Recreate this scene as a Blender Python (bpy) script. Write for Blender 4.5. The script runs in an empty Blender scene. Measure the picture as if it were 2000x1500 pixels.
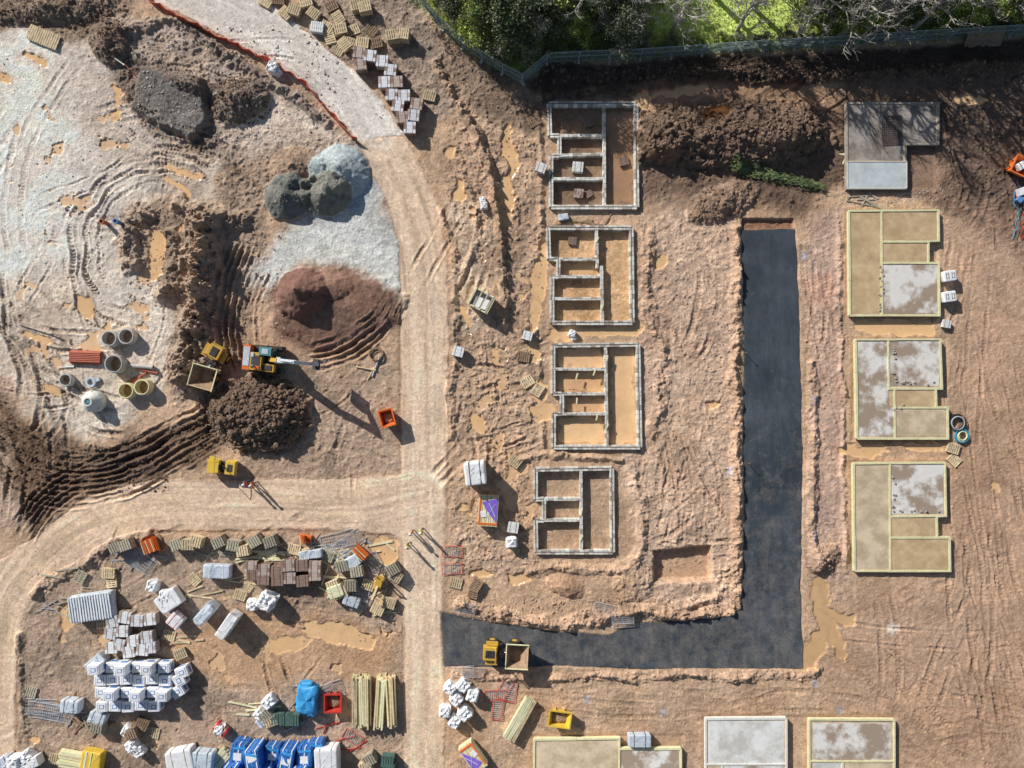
import bpy, math, random, numpy as np, time
from mathutils import Matrix, Vector
T0=time.time()
random.seed(7)
S=20.0
SC=bpy.context.scene
def W(px,py): return ((px-1000)/S,(750-py)/S)
K=0.86
def s2l(v):
    v=v/255.0
    return v/12.92 if v<=0.04045 else ((v+0.055)/1.055)**2.4
def col(r,g,b,k=K): return np.array([min(s2l(t)/k,0.88) for t in (r,g,b)])

# ------------------------------------------------------------------ terrain
def axis(a,b,step):
    o=[60,130,250,450,800,1500,3000,6000,12000,20000]
    return np.concatenate([[a-t for t in o[::-1]],np.arange(a,b+.1,step),[b+t for t in o]])
xs=axis(-80,2080,1.4); ys=axis(-90,1590,1.4)
X,Y=np.meshgrid(xs,ys)
NY,NX=X.shape
_tab={}
def vn(x,y,seed):
    if seed not in _tab: _tab[seed]=np.random.default_rng(seed).random((256,256)).astype(np.float32)
    t=_tab[seed]
    xf=np.floor(x); yf=np.floor(y)
    u=x-xf; v=y-yf
    xi=xf.astype(np.int64)&255; yi=yf.astype(np.int64)&255
    u=u*u*(3-2*u); v=v*v*(3-2*v)
    x1=(xi+1)&255; y1=(yi+1)&255
    return (t[yi,xi]*(1-u)+t[yi,x1]*u)*(1-v)+(t[y1,xi]*(1-u)+t[y1,x1]*u)*v
def fbm(scale,octv,seed,x=None,y=None,gain=.5,ridge=False):
    x=X if x is None else x; y=Y if y is None else y
    tot=0;amp=1;norm=0
    for o in range(octv):
        a=0.6+o*1.1; f=(2.03**o)/scale
        n=vn((x*math.cos(a)-y*math.sin(a))*f+13.7*o,(x*math.sin(a)+y*math.cos(a))*f+7.1*o,seed+o)*2-1
        if ridge: n=1-2*np.abs(n)
        tot=tot+n*amp; norm+=amp; amp*=gain
    return tot/norm
def sm(a,b,x):
    t=np.clip((x-a)/(b-a),0,1); return t*t*(3-2*t)

WX=fbm(70,3,11); WY=fbm(70,3,31)
WXf=fbm(12,2,51); WYf=fbm(12,2,61)
def sl(x0,y0,x1,y1):
    i0=max(np.searchsorted(ys,y0)-1,0); i1=min(np.searchsorted(ys,y1)+1,NY)
    j0=max(np.searchsorted(xs,x0)-1,0); j1=min(np.searchsorted(xs,x1)+1,NX)
    return (slice(i0,i1),slice(j0,j1))
def polymask(pts,soft=10,warp=8,fine=2):
    pad=soft+warp+fine+6
    px=[p[0] for p in pts]; py=[p[1] for p in pts]
    s=sl(min(px)-pad,min(py)-pad,max(px)+pad,max(py)+pad)
    x=X[s]+WX[s]*warp+WXf[s]*fine; y=Y[s]+WY[s]*warp+WYf[s]*fine
    ins=np.zeros(x.shape,bool); d=np.full(x.shape,1e9)
    n=len(pts)
    for k in range(n):
        ax,ay=pts[k]; bx,by=pts[(k+1)%n]
        if ay!=by:
            c=((ay>y)!=(by>y))&(x<(bx-ax)*(y-ay)/(by-ay)+ax)
            ins^=c
        dx,dy=bx-ax,by-ay; L=dx*dx+dy*dy+1e-9
        t=np.clip(((x-ax)*dx+(y-ay)*dy)/L,0,1)
        d=np.minimum(d,(x-ax-t*dx)**2+(y-ay-t*dy)**2)
    d=np.sqrt(d); sd=np.where(ins,d,-d)
    return s,sm(-soft/2,soft/2,sd)
def catmull(pts,step=14):
    P=[np.array(p,float) for p in pts]; P=[2*P[0]-P[1]]+P+[2*P[-1]-P[-2]]
    out=[]
    for i in range(1,len(P)-2):
        n=max(2,int(np.linalg.norm(P[i+1]-P[i])/step))
        for k in range(n):
            t=k/n
            out.append(.5*((2*P[i])+(-P[i-1]+P[i+1])*t+(2*P[i-1]-5*P[i]+4*P[i+1]-P[i+2])*t*t+(-P[i-1]+3*P[i]-3*P[i+1]+P[i+2])*t**3))
    out.append(P[-2]); return out
def linefield(pts,pad,warp=3):
    q=catmull(pts)
    qx=[p[0] for p in q]; qy=[p[1] for p in q]
    s=sl(min(qx)-pad,min(qy)-pad,max(qx)+pad,max(qy)+pad)
    sh=X[s].shape; D=np.full(sh,1e6); O=np.full(sh,1e6); A=np.zeros(sh)
    i0,j0=s[0].start,s[1].start; arc=0; tot=0
    for k in range(len(q)-1): tot+=np.linalg.norm(q[k+1]-q[k])
    for k in range(len(q)-1):
        a,b=q[k],q[k+1]; d=b-a; L=np.linalg.norm(d)+1e-6; d=d/L
        t=sl(min(a[0],b[0])-pad,min(a[1],b[1])-pad,max(a[0],b[0])+pad,max(a[1],b[1])+pad)
        l=(slice(t[0].start-i0,t[0].stop-i0),slice(t[1].start-j0,t[1].stop-j0))
        x=X[t]+WX[t]*warp+WXf[t]*1.8-a[0]; y=Y[t]+WY[t]*warp+WYf[t]*1.8-a[1]
        u=x*d[0]+y*d[1]; uc=np.clip(u,0,L); o=x*d[1]-y*d[0]
        dd=np.sqrt((u-uc)**2+o*o)
        m=dd<D[l]
        D[l]=np.where(m,dd,D[l]); O[l]=np.where(m,np.sign(o)*dd,O[l]); A[l]=np.where(m,arc+uc,A[l])
        arc+=L
    return s,D,O,A,tot

C=np.zeros((NY,NX,3)); H=np.zeros((NY,NX)); R=np.full((NY,NX),.45); WET=np.zeros((NY,NX)); ROAD=np.zeros((NY,NX))
C[:]=col(184,154,127)
nl=fbm(300,3,101); nm=fbm(60,4,111)
C*= (1+.14*nl+.14*nm)[...,None]
far=sm(200,900,np.maximum(np.maximum(-X,X-2000),np.maximum(-Y,Y-1500)))
C=C*(1-far[...,None])+col(110,125,70)*far[...,None]

def paint(pts,c=None,r=None,soft=30,warp=20,fine=3,h=None,a=1.0,wet=None,hset=None):
    s,m=polymask(pts,soft,warp,fine); m=m*a
    if c is not None: C[s]=C[s]*(1-m[...,None])+col(*c)*m[...,None]
    if r is not None: R[s]=R[s]*(1-m)+r*m
    if h is not None: H[s]+=h*m
    if hset is not None: H[s]=H[s]*(1-m)+hset*m
    if wet is not None: WET[s]=WET[s]*(1-m)+wet*m
    return s,m

# regions -------------------------------------------------------
paint([(-900,60),(60,60),(200,60),(240,120),(250,200),(340,290),(430,330),(430,400),(300,400),(250,440),(240,520),(330,560),(350,700),(320,770),(250,840),(150,860),(60,800),(0,740),(-900,700)],(200,189,177),.5,50,35,8)
paint([(-900,60),(60,70),(150,110),(160,300),(120,520),(-900,640)],(224,214,203),.3,60,60,12,a=.9)
paint([(170,210),(330,300),(420,380),(330,390),(240,320),(160,260)],(182,166,151),.6,30,20,6,a=.7)
paint([(-900,520),(120,560),(330,620),(330,760),(150,850),(0,740)],(203,188,172),.6,40,40,8,a=.7)
paint([(-900,700),(0,740),(80,850),(160,930),(60,1030),(-900,1100)],(170,149,131),.8,40,20)
paint([(-20,760),(90,850),(200,870),(340,840),(420,800),(480,850),(400,910),(230,945),(140,980),(70,1040),(40,1000),(20,900)],(114,93,76),1.1,30,16)
paint([(-500,-500),(280,-500),(270,0),(230,60),(120,70),(40,50),(-500,40)],(142,122,104),1.8,30,20)
paint([(230,20),(330,40),(470,110),(580,180),(650,240),(690,290),(560,310),(430,330),(340,290),(240,190),(200,110),(190,50)],(170,153,138),1.4,30,20)
paint([(430,220),(520,170),(600,210),(660,260),(560,290),(480,300)],(198,181,165),.8,30,15)
paint([(200,60),(260,110),(330,130),(420,200),(440,300),(380,300),(250,200),(210,130)],(114,101,90),1.9,25,15,a=.85)
paint([(250,400),(420,400),(450,480),(430,620),(430,760),(340,790),(330,700),(340,560),(240,520)],(144,125,108),1.4,30,15)
paint([(420,330),(560,300),(520,420),(520,520),(480,640),(480,780),(400,780),(420,600),(440,470)],(154,133,115),1.3,30,15)
paint([(380,740),(600,720),(770,690),(778,925),(500,932),(420,850)],(168,145,125),.7,24,12)
paint([(500,540),(560,470),(640,410),(700,370),(740,360),(780,470),(782,600),(700,540),(600,520),(540,580)],(196,197,193),.45,40,30,10)
paint([(620,300),(700,290),(735,370),(700,420),(620,430),(580,400)],(166,176,180),.35,30,16,6)
paint([(880,150),(1060,200),(1060,1120),(880,1120)],(174,147,123),1.2,30,12)
paint([(885,380),(950,380),(960,640),(890,640)],(196,173,151),.9,30,22,8,a=.8)
paint([(1250,430),(1440,380),(1440,1190),(1250,1180),(1210,900)],(188,160,137),.9,30,14)
paint([(1575,420),(1645,410),(1655,1130),(1575,1130)],(184,155,136),.6,20,10)
paint([(1860,380),(2600,300),(2600,1900),(1580,1900),(1580,1310),(1700,1180),(1870,1130)],(176,145,120),.4,50,30)
paint([(870,1310),(1600,1310),(1600,1900),(870,1900)],(182,153,127),.5,30,14)
paint([(60,1160),(220,1060),(780,1045),(785,1900),(30,1900),(40,1250)],(160,139,121),.75,26,12)
paint([(300,1250),(560,1180),(760,1240),(740,1320),(450,1340)],(184,149,118),.3,50,30)
paint([(1060,130),(1640,110),(2600,90),(2600,330),(1900,400),(1640,360),(1560,420),(1440,400),(1250,380),(1245,195),(1060,195)],(114,94,79),1.1,40,22)
paint([(1230,165),(1640,150),(1640,215),(1420,190),(1260,225)],(164,133,107),.6,24,10)
paint([(830,60),(1060,150),(1062,260),(960,240),(900,170)],(130,111,95),1.2,30,15)
paint([(560,-40),(800,-40),(870,110),(900,200),(870,240),(760,190),(640,90)],(146,129,114),1.1,26,14)
paint([(1640,330),(1900,300),(2100,360),(2100,560),(1860,420)],(138,112,93),.9,40,20)
paint([(1840,120),(2200,120),(2200,440),(1900,400),(1830,300)],(104,86,74),1.2,40,20)
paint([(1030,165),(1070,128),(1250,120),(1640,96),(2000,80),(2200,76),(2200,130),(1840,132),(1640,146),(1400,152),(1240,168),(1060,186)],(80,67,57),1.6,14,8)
# verge + grass beyond fence
paint([(770,-40),(860,55),(940,118),(1020,158),(1070,118),(1250,112),(1550,92),(1850,72),(2600,55),(20000,0),(20000,-20000),(-5000,-20000),(-5000,-600),(600,-600)],(128,136,70),.9,16,6)
paint([(1225,-60),(1560,-200),(1565,20),(1520,72),(1420,70),(1330,92),(1250,76)],(188,208,110),.5,40,30)
paint([(1580,60),(2000,40),(2600,20),(2600,-20),(1560,0)],(156,170,84),.8,20,16)

# gravel haul roads ----------------------------------------------
road_top=[(250,-300),(300,0),(420,62),(520,115),(600,175),(660,230),(700,278),(790,262),(765,232),(740,190),(690,140),(620,80),(560,30),(500,-20),(430,-300)]
road_main=[(700,276),(725,330),(760,400),(775,470),(784,560),(784,925),(772,932),(500,937),(300,938),(230,948),(160,975),(80,1040),(0,1092),(-400,1300),(-400,1950),(28,1950),(30,1400),(35,1260),(52,1200),(90,1160),(150,1110),(220,1060),(300,1037),(640,1034),(770,1044),(782,1080),(786,1200),(786,1300),(792,1950),(868,1950),(866,1060),(872,900),(876,640),(872,500),(860,420),(830,340),(790,268)]
rgr=fbm(7,3,141,gain=.7)
for pts,c in ((road_top,(198,192,184)),(road_main,(200,174,149))):
    s,m=polymask(pts,6,3,4)
    C[s]=C[s]*(1-m[...,None])+(col(*c)*(1+.08*nl[s]+.13*nm[s]+.10*rgr[s])[...,None])*m[...,None]
    R[s]=R[s]*(1-m)+.13*m; H[s]=H[s]*(1-m)+.05*m
    ROAD[s]=np.maximum(ROAD[s],m)
def lanes(pts,half,c,a=.35,seed=5):
    s,D,O,A,tot=linefield(pts,half+14,2)
    n=fbm(14,3,seed,O*1.6,A*.09)
    m=sm(half+8,half-8,D)*ROAD[s]
    C[s]*=(1+.36*n*m)[...,None]
    H[s]+=.03*n*m
    g=np.exp(-((np.abs(O)-18)/9)**2)*m*a
    C[s]=C[s]*(1-g[...,None])+col(*c)*g[...,None]
lanes([(740,290),(790,400),(822,520),(828,700),(826,900),(826,1100),(826,1300),(830,1500)],44,(213,193,171),.4)
lanes([(826,960),(700,985),(500,985),(330,985),(230,1000),(130,1050),(50,1130),(10,1220),(0,1400)],52,(208,181,153),.4,9)
lanes([(330,-30),(480,40),(600,110),(690,190),(740,270)],60,(209,203,195),.35,12)
for pts in ([(700,278),(725,330),(760,400),(775,470),(782,560),(782,925)],[(876,520),(880,640),(876,900),(870,1060),(868,1190)],[(500,936),(300,939),(230,950),(160,978),(80,1043)],[(220,1062),(300,1040),(640,1038),(768,1046)],[(786,1060),(788,1200),(788,1480)],[(36,1260),(32,1400),(32,1500)]):
    s,D,O,A,tot=linefield(pts,14,3)
    m=np.exp(-(D/4.0)**2)*(.5+.5*sm(-.3,.4,WXf[s]))*.5
    C[s]=C[s]*(1-m[...,None])+col(104,86,72)*m[...,None]; H[s]-=.07*m

# mounds ---------------------------------------------------------
def mound(cx,cy,rx,ry,h,rot=0,c=None,r=None,p=1.0,warp=.16,a=1,flat=None):
    pad=max(rx,ry)*1.5
    s=sl(cx-pad,cy-pad,cx+pad,cy+pad)
    x=X[s]-cx; y=Y[s]-cy; ca,sa=math.cos(math.radians(rot)),math.sin(math.radians(rot))
    u=(x*ca-y*sa)/rx; v=(x*sa+y*ca)/ry
    q=np.sqrt(u*u+v*v)*(1+warp*(WX[s]+.6*WXf[s]))+warp*.35*WY[s]
    k=np.clip(1-q,0,1)
    z=h*k**p
    H[s]+=z
    m=sm(0,.09,k)*a
    if c is not None: C[s]=C[s]*(1-m[...,None])+col(*c)*m[...,None]
    if r is not None: R[s]=R[s]*(1-m)+r*m
paint([(285,135),(400,160),(410,240),(372,278),(262,215)],(116,112,108),.75,12,7,3,h=.75)
mound(470,200,62,46,1.5,15,(122,110,99),1.7,.8)
mound(385,170,60,20,.8,-20,(118,104,93),1.7,.8)
mound(215,85,40,50,1.2,10,(130,113,98),1.9,.8)
mound(105,20,130,30,.9,5,(130,115,100),1.8,.8)
mound(578,328,58,48,1.5,0,(152,130,110),1.2,.85)
mound(668,334,58,52,1.7,0,(156,169,173),.6,.8)
mound(562,388,50,48,1.9,0,(110,114,111),.6,.8)
mound(636,388,52,42,1.8,10,(120,121,112),.6,.8)
paint([(530,570),(580,530),(680,520),(770,570),(780,640),(700,670),(600,690),(540,650)],(130,102,88),.5,24,14,5)
mound(655,600,135,80,1.2,0,None,.5,.8)
mound(592,572,56,54,2.5,0,(122,90,78),.4,.9)
mound(650,560,44,32,.7,0,None,.7,.8)
mound(510,808,98,80,2.4,-10,(106,88,73),3.0,.7)
mound(440,800,50,40,.9,0,(108,89,74),2.2,.8)
mound(1430,268,200,66,2.2,0,(106,87,73),2.4,.7,.3)
mound(1540,260,90,70,1.2,0,None,2.2,.8)
mound(1290,260,60,60,1.1,0,None,2.0,.8)
mound(1105,1145,45,22,.7,-20,(170,137,112),1.0,.8)
mound(1605,1090,36,26,.7,30,(158,131,112),1.4,.8)
mound(1235,1140,40,40,.5,0,None,1.3,.8)
mound(1410,395,80,40,.8,20,(140,116,98),1.8,.8)
def ridge(pts,w,h,c=None,r=None,a=.8,asym=0,warp=9):
    s,D,O,A,tot=linefield(pts,w*1.6+12,warp)
    vw=1+.45*fbm(30,3,79,X[s],Y[s])
    u=O/(w*vw); k=np.clip(1-np.abs(u),0,1)
    end=sm(0,w*.7,A)*sm(0,w*.7,tot-A)
    m=k**.9*end*np.clip(.8+1.3*fbm(24,4,77,X[s],Y[s],gain=.65),.05,2)
    H[s]+=h*m
    mm=sm(0,.3,k)*end*a
    if c is not None: C[s]=C[s]*(1-mm[...,None])+col(*c)*mm[...,None]
    if r is not None: R[s]=R[s]*(1-mm)+r*mm
ridge([(395,405),(402,470),(396,540),(392,620),(380,700),(355,770)],44,2.1,(148,128,111),1.2)
ridge([(300,405),(265,440),(250,490),(270,540)],26,.8,(154,136,121),1.6)
ridge([(330,400),(420,420),(500,440)],26,.9,(150,130,113),1.5)
ridge([(325,440),(345,500),(335,560),(310,600)],22,.7,(152,134,117),1.5)
ridge([(845,110),(900,200),(945,290),(972,420),(985,560),(985,640)],13,.75,(150,127,108),1.4)
ridge([(862,400),(884,500),(885,700),(880,860)],9,.3,None,1.2)
ridge([(890,560),(920,500),(930,420),(900,330)],9,.35,None,1.2)
ridge([(1440,440),(1436,600),(1440,800),(1438,1000),(1440,1190)],14,.5,(182,150,125),1.5)
ridge([(1582,700),(1586,900),(1590,1120)],12,.35,(176,147,126),1.4)
ridge([(1440,1190),(1330,1200),(1240,1195),(1100,1215),(960,1195),(880,1175)],16,.6,(176,146,121),1.6)
ridge([(880,1312),(1050,1325),(1300,1318),(1560,1318),(1600,1290)],12,.3,(180,150,125),1.4)
ridge([(1262,430),(1268,600),(1300,700),(1268,860)],16,.35,(176,148,125),1.4)
ridge([(1300,1190),(1400,1160),(1420,1100)],14,.35,None,1.4)
ridge([(1010,900),(1040,890),(1150,893),(1220,900)],8,.3,None,1.2)
ridge([(60,1170),(110,1130),(230,1062),(300,1045)],12,.4,(142,123,107),1.6)
ridge([(40,1230),(44,1400),(40,1500)],10,.25,(142,123,107),1.4)
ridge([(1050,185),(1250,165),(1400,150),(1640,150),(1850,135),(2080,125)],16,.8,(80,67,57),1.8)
ridge([(1230,900),(1250,1000),(1240,1090),(1180,1110),(1020,1110)],14,.3,None,1.3)
ridge([(230,70),(330,40),(440,105),(560,185),(650,250)],14,.5,(140,125,112),1.8)
ridge([(1050,210),(1058,400),(1050,640),(1062,880)],8,.25,None,1.3)
ridge([(1640,420),(1640,640),(1650,900),(1648,1120)],7,.22,None,1.2)

# tyre / crawler tracks -------------------------------------------
def track(pts,gauge=36,w=6,depth=.10,a=.35,c=(142,120,100),tread=.03,warp=5):
    s,D,O,A,tot=linefield(pts,gauge/2+w*3.2,warp)
    u=np.abs(O)-gauge/2
    end=sm(0,30,A)*sm(0,30,tot-A)
    md=np.clip(.5+1.4*fbm(40,3,int(A.shape[0])%37+400,X[s],Y[s],gain=.6),.02,1.5)*end
    rut=np.exp(-(u/w)**4)
    berm=np.exp(-((np.abs(u)-w*1.5)/(w*.5))**2)
    H[s]+=md*(-depth*rut+depth*.55*berm+tread*rut*np.sin(A*2*math.pi/7+np.abs(u)*.5))
    m=rut*np.clip(md,0,1)*a
    C[s]=C[s]*(1-m[...,None])+col(*c)*m[...,None]
track([(430,360),(370,330),(290,325),(215,350),(165,405),(148,470),(155,540),(200,600),(260,625)],30,5,.11,.45,(150,133,117),.06,22)
track([(440,340),(380,312),(285,310),(200,345),(150,400),(128,480),(150,570),(210,640),(300,650)],30,4,.07,.3,(160,142,126),.05,26)
track([(400,390),(330,352),(250,360),(190,420),(176,500),(200,570)],26,4,.08,.35,(150,132,116),.05,20)
track([(250,230),(300,270),(370,290),(430,330),(470,370)],34,5,.16,.6,(122,106,93),.05)
track([(230,250),(290,300),(380,315),(440,360)],34,5,.14,.55,(122,106,93),.05)
track([(240,200),(310,250),(400,280),(470,320)],30,4,.12,.5,(122,106,93),.05)
for k in range(8):
    o=k*12
    track([(-60,740+o*1.2),(40,850+o),(120,900+o*.8),(230,890+o*.7),(330,850+o*.6),(430,800+o*.5)],24+k*3,4.2,.2,.6,(86,69,56))
for o in (0,16,30): track([(430,790+o),(300,860+o),(170,920+o*.6),(90,960+o),(40,1030+o)],30,4,.17,.55,(90,73,60))
track([(-40,560),(40,640),(90,720),(110,800),(60,870)],34,5,.15,.6,(126,108,93))
track([(0,600),(60,700),(150,840),(250,870)],34,5,.14,.6,(120,102,86))
track([(20,520),(30,640),(60,760),(40,900),(20,1050)],34,5,.16,.6,(120,102,86))
track([(100,1000),(60,900),(30,830)],34,5,.15,.5,(98,80,66))
for o in (0,14,26):
    track([(470+o,470),(440+o,560),(430+o,650),(450+o,740)],24,4,.15,.55,(118,100,84))
    track([(500+o,520),(470+o,600),(470+o,680)],20,4,.14,.55,(118,100,84))
    track([(600,690+o),(680,665+o),(740,620+o),(775,560+o)],24,4,.14,.5,(98,77,65))
track([(600,700),(700,700),(770,690)],30,5,.08,.3)
track([(520,880),(600,850),(700,860),(780,890)],34,5,.07,.25)
track([(600,760),(650,830),(620,900)],34,5,.08,.25)
rs=random.Random(3)
def rtracks(x0,y0,x1,y1,n,ang,spread,depth,L=260,a=.25,c=(144,119,98)):
    for _ in range(n):
        x,y=rs.uniform(x0,x1),rs.uniform(y0,y1); t=math.radians(ang+rs.uniform(-spread,spread)); b=rs.uniform(-.5,.5)
        pts=[]
        for k in range(5):
            pts.append((x,y)); x+=math.cos(t)*L/4; y+=math.sin(t)*L/4; t+=b*.4
        track(pts,rs.choice([26,34,38]),rs.choice([3,4,5]),depth*rs.uniform(.6,1.3),a,c,.02)
rtracks(890,260,960,900,14,85,40,.09,180)
rtracks(890,700,1000,880,10,-15,25,.11,110,.3,(132,107,87))
rtracks(1860,450,1990,1100,16,88,14,.06,420,.3)
rtracks(1600,1150,1950,1350,9,20,50,.05,380,.3)
rtracks(1600,1300,1950,1450,8,-20,60,.05,280,.3)
rtracks(1270,430,1420,1050,12,88,20,.07,200)
rtracks(900,1320,1500,1400,8,5,20,.05,300)
rtracks(100,1100,600,1400,14,10,70,.08,200,.3,(130,111,95))
rtracks(1240,1000,1420,1160,6,10,50,.08,140)
rtracks(30,100,350,600,18,45,90,.06,260,.3,(166,151,139))
rtracks(-40,540,300,820,14,45,40,.1,200,.45,(138,121,106))
rtracks(1860,160,2000,330,8,30,60,.12,220,.4,(84,68,57))
rtracks(1580,430,1640,1000,5,88,6,.05,260)
rtracks(570,720,760,880,8,30,80,.06,140)
rtracks(1260,180,1600,330,6,0,30,.1,220,.4,(92,74,61))
# pits
paint([(1276,1078),(1388,1066),(1390,1135),(1278,1137)],(182,150,123),.3,8,3,1.5,hset=-.85)
paint([(1450,428),(1550,428),(1552,452),(1450,452)],(140,105,83),.5,5,1,1,hset=-.35)
asphalt=[(1447,448),(1553,448),(1560,600),(1567,900),(1563,1150),(1568,1305),(1400,1304),(1230,1305),(1080,1299),(1050,1303),(868,1300),(862,1196),(950,1214),(1100,1235),(1190,1242),(1240,1218),(1350,1212),(1425,1206),(1447,1192),(1453,1100),(1455,1000),(1452,850),(1455,700)]
s,m=polymask(asphalt,10,0,1)
H[s]=H[s]*(1-m)-.16*m; R[s]*=(1-m)
C[s]=C[s]*(1-.6*m[...,None])+col(60,56,54)*.6*m[...,None]

FOUND=[
 dict(o=[(1072,205),(1241,205),(1243,406),(1076,406),(1076,306),(1092,306),(1092,267),(1074,267)],
      i=[((1179,205),(1180,406)),((1092,267),(1180,267)),((1092,305),(1180,303)),((1077,351),(1180,351))],c=(136,112,92)),
 dict(o=[(1070,446),(1232,446),(1234,631),(1078,631),(1078,541),(1090,541),(1090,507),(1072,507)],
      i=[((1164,446),(1166,525)),((1174,520),(1176,631)),((1090,507),(1166,507)),((1078,541),(1174,541)),((1078,584),(1174,584))],c=(196,159,119)),
 dict(o=[(1080,675),(1245,673),(1249,873),(1081,873),(1081,808),(1097,808),(1097,769),(1080,769)],
      i=[((1182,675),(1185,873)),((1080,721),(1184,721)),((1097,769),(1184,769)),((1097,808),(1184,808))],c=(196,161,123)),
 dict(o=[(1046,916),(1194,914),(1196,1077),(1047,1077),(1046,1015),(1062,1015),(1062,974),(1046,974)],
      i=[((1134,916),(1135,1077)),((1062,974),(1135,974)),((1062,1015),(1135,1015))],c=(174,147,122)),
]
for f in FOUND:
    paint(f['o'],f['c'],.35,4,0,0,hset=-.3)
SLABS=[[(1648,203),(1830,203),(1830,372),(1648,372)],[(1652,410),(1832,410),(1832,620),(1652,620)],[(1664,660),(1850,660),(1850,860),(1664,860)],[(1660,900),(1855,900),(1855,1118),(1660,1118)],[(1038,1435),(1335,1435),(1335,1700),(1038,1700)],[(1372,1396),(1748,1396),(1748,1700),(1372,1700)]]
for q in SLABS: paint(q,None,.12,10,0,0,hset=-.1)

# damp / dry crust patches
dp=fbm(48,5,501,gain=.62); dq=fbm(30,5,521,gain=.65); dl=fbm(150,4,541,gain=.6)
dm=sm(.12,.32,dp)*np.clip(R*1.3,0,1)*(1-sm(0,.4,ROAD)*.7)
C*=(1-.28*dm)[...,None]
dm2=sm(.05,.35,dl)*(1-sm(0,.4,ROAD)*.6)
C*=(1-dm2[...,None]*np.array([.14,.17,.19]))
dd_=sm(.16,.30,dq)*np.clip(R*1.2,0,1)*(1-sm(0,.4,ROAD))
C*=(1+.18*dd_)[...,None]
WET=np.maximum(WET,dm*.25)
def ell(cx,cy,rx,ry,rot=0,n=14):
    r=math.radians(rot)
    return [(cx+rx*math.cos(t)*math.cos(r)+ry*math.sin(t)*math.sin(r),cy-rx*math.cos(t)*math.sin(r)+ry*math.sin(t)*math.cos(r)) for t in [2*math.pi*k/n for k in range(n)]]
paint(ell(1746,1226,14,12),(222,210,198),None,12,14,10,a=.7)
for (x,y) in [(1590,782),(1592,1045),(1146,1366),(1590,1334),(1640,1388),(1425,920),(1296,1390),(1570,500)]:
    for dx,dy in ((5,7),(5,-7)):
        s,D,O,A,tot=linefield([(x-dx,y-dy),(x,y),(x+dx,y+dy)],6,1); m=np.exp(-(D/1.6)**2)*.5
        C[s]=C[s]*(1-m[...,None])+col(130,165,210)*m[...,None]
paint([(1572,535),(1630,535),(1632,600),(1574,600)],(196,140,110),None,8,5,6,a=.3)

# puddles --------------------------------------------------------
def puddle(pts,c=(200,163,119),warp=16,h=-.08,a=1):
    s,m=polymask(pts,4,warp,7)
    s2,mr_=polymask(pts,26,warp,7); mr_=np.clip(mr_*1.6,0,1)*.4
    C[s2]=C[s2]*(1-mr_[...,None])+col(144,116,92)*mr_[...,None]*a+C[s2]*mr_[...,None]*(1-a)
    m2=m*a
    C[s]=C[s]*(1-m2[...,None])+col(*c)*m2[...,None]
    R[s]*=(1-m2); H[s]=H[s]*(1-m2)+h*m2; WET[s]=np.maximum(WET[s],m2)
for e in [(1000,300,13,60,8),(990,400,16,55,-5),(1055,545,18,48,0),(1050,610,14,30,0),(1120,655,50,12,0),(1190,655,60,11,0),
          (1600,1160,16,50,10),(1615,1215,14,80,25),(1590,1265,18,45,-25),(1640,1200,30,12,-30),(1745,640,82,16,0),(1690,878,50,13,0),(1800,878,40,8,0),
          (650,1240,60,22,-10),(560,1255,50,14,0),(700,1255,30,18,0),(750,1075,26,34,10),
          (308,490,20,48,0),(300,545,28,16,20),(95,770,22,12,-40),(75,660,30,8,-20),(355,338,40,7,-20),(345,370,34,6,-30),(270,600,20,5,-10),
          (230,190,10,26,0),(60,120,26,8,-30),(225,225,12,10,0),(15,150,18,10,-30),(170,600,14,26,20),
          (1060,800,26,22,0),(1055,760,14,26,0),(1900,195,34,9,0),(930,830,16,20,20),(925,920,12,20,0),(905,610,8,16,0),
          (1330,180,60,10,5),(1250,195,20,18,0),(1390,230,26,14,0),(1290,510,14,20,0),(1940,955,12,10,0),(960,700,10,16,0),
          (1045,680,12,30,0),(100,1370,26,12,0),(60,1440,14,8,0),(880,300,14,10,0),(900,370,10,18,0),(1700,1100,40,8,0),(1395,790,14,8,0),
          (1250,640,14,14,0),(1060,480,8,26,0),(130,1210,14,20,0),(350,1500,30,12,0),(930,1125,20,8,0),(1010,1120,30,9,0)]:
    puddle(ell(*e),c=(182,148,108) if e[0] in (1600,1615,1590,1640) else (200,163,119))
puddle([(1188,214),(1234,214),(1236,398),(1188,398)],(150,117,88),8,-.28,.8)
puddle([(1090,680),(1176,680),(1176,716),(1090,716)],(200,163,123),6,-.28,.85)
puddle([(1092,727),(1178,727),(1178,763),(1092,763)],(192,153,113),6,-.28,.8)
puddle([(1092,815),(1178,815),(1178,866),(1092,866)],(212,175,129),6,-.28,.9)
puddle([(1194,682),(1240,682),(1240,865),(1194,865)],(208,171,127),8,-.28,.8)
puddle([(1100,776),(1178,776),(1178,803),(1100,803)],(184,147,109),5,-.28,.8)
puddle([(1078,512),(1165,512),(1165,536),(1096,536)],(192,155,111),5,-.28,.7)

pn=fbm(38,4,201,gain=.6)
zone=np.zeros_like(H)
for q in ([(885,260),(1060,300),(1060,1110),(885,1110)],[(-20,250),(200,100),(300,300),(420,420),(330,800),(60,760)],[(60,1170),(300,1060),(770,1060),(780,1500),(40,1500)]):
    s,m=polymask(q,40,10); zone[s]=np.maximum(zone[s],m)
pm=sm(.40,.43,pn)*zone*(1-sm(0,.2,ROAD))*(H<.2)
C=C*(1-pm[...,None]*.9)+col(196,161,123)*pm[...,None]*.9
R*=(1-pm*.9); H=H*(1-pm)+(-.06)*pm; WET=np.maximum(WET,pm*.9)

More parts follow.
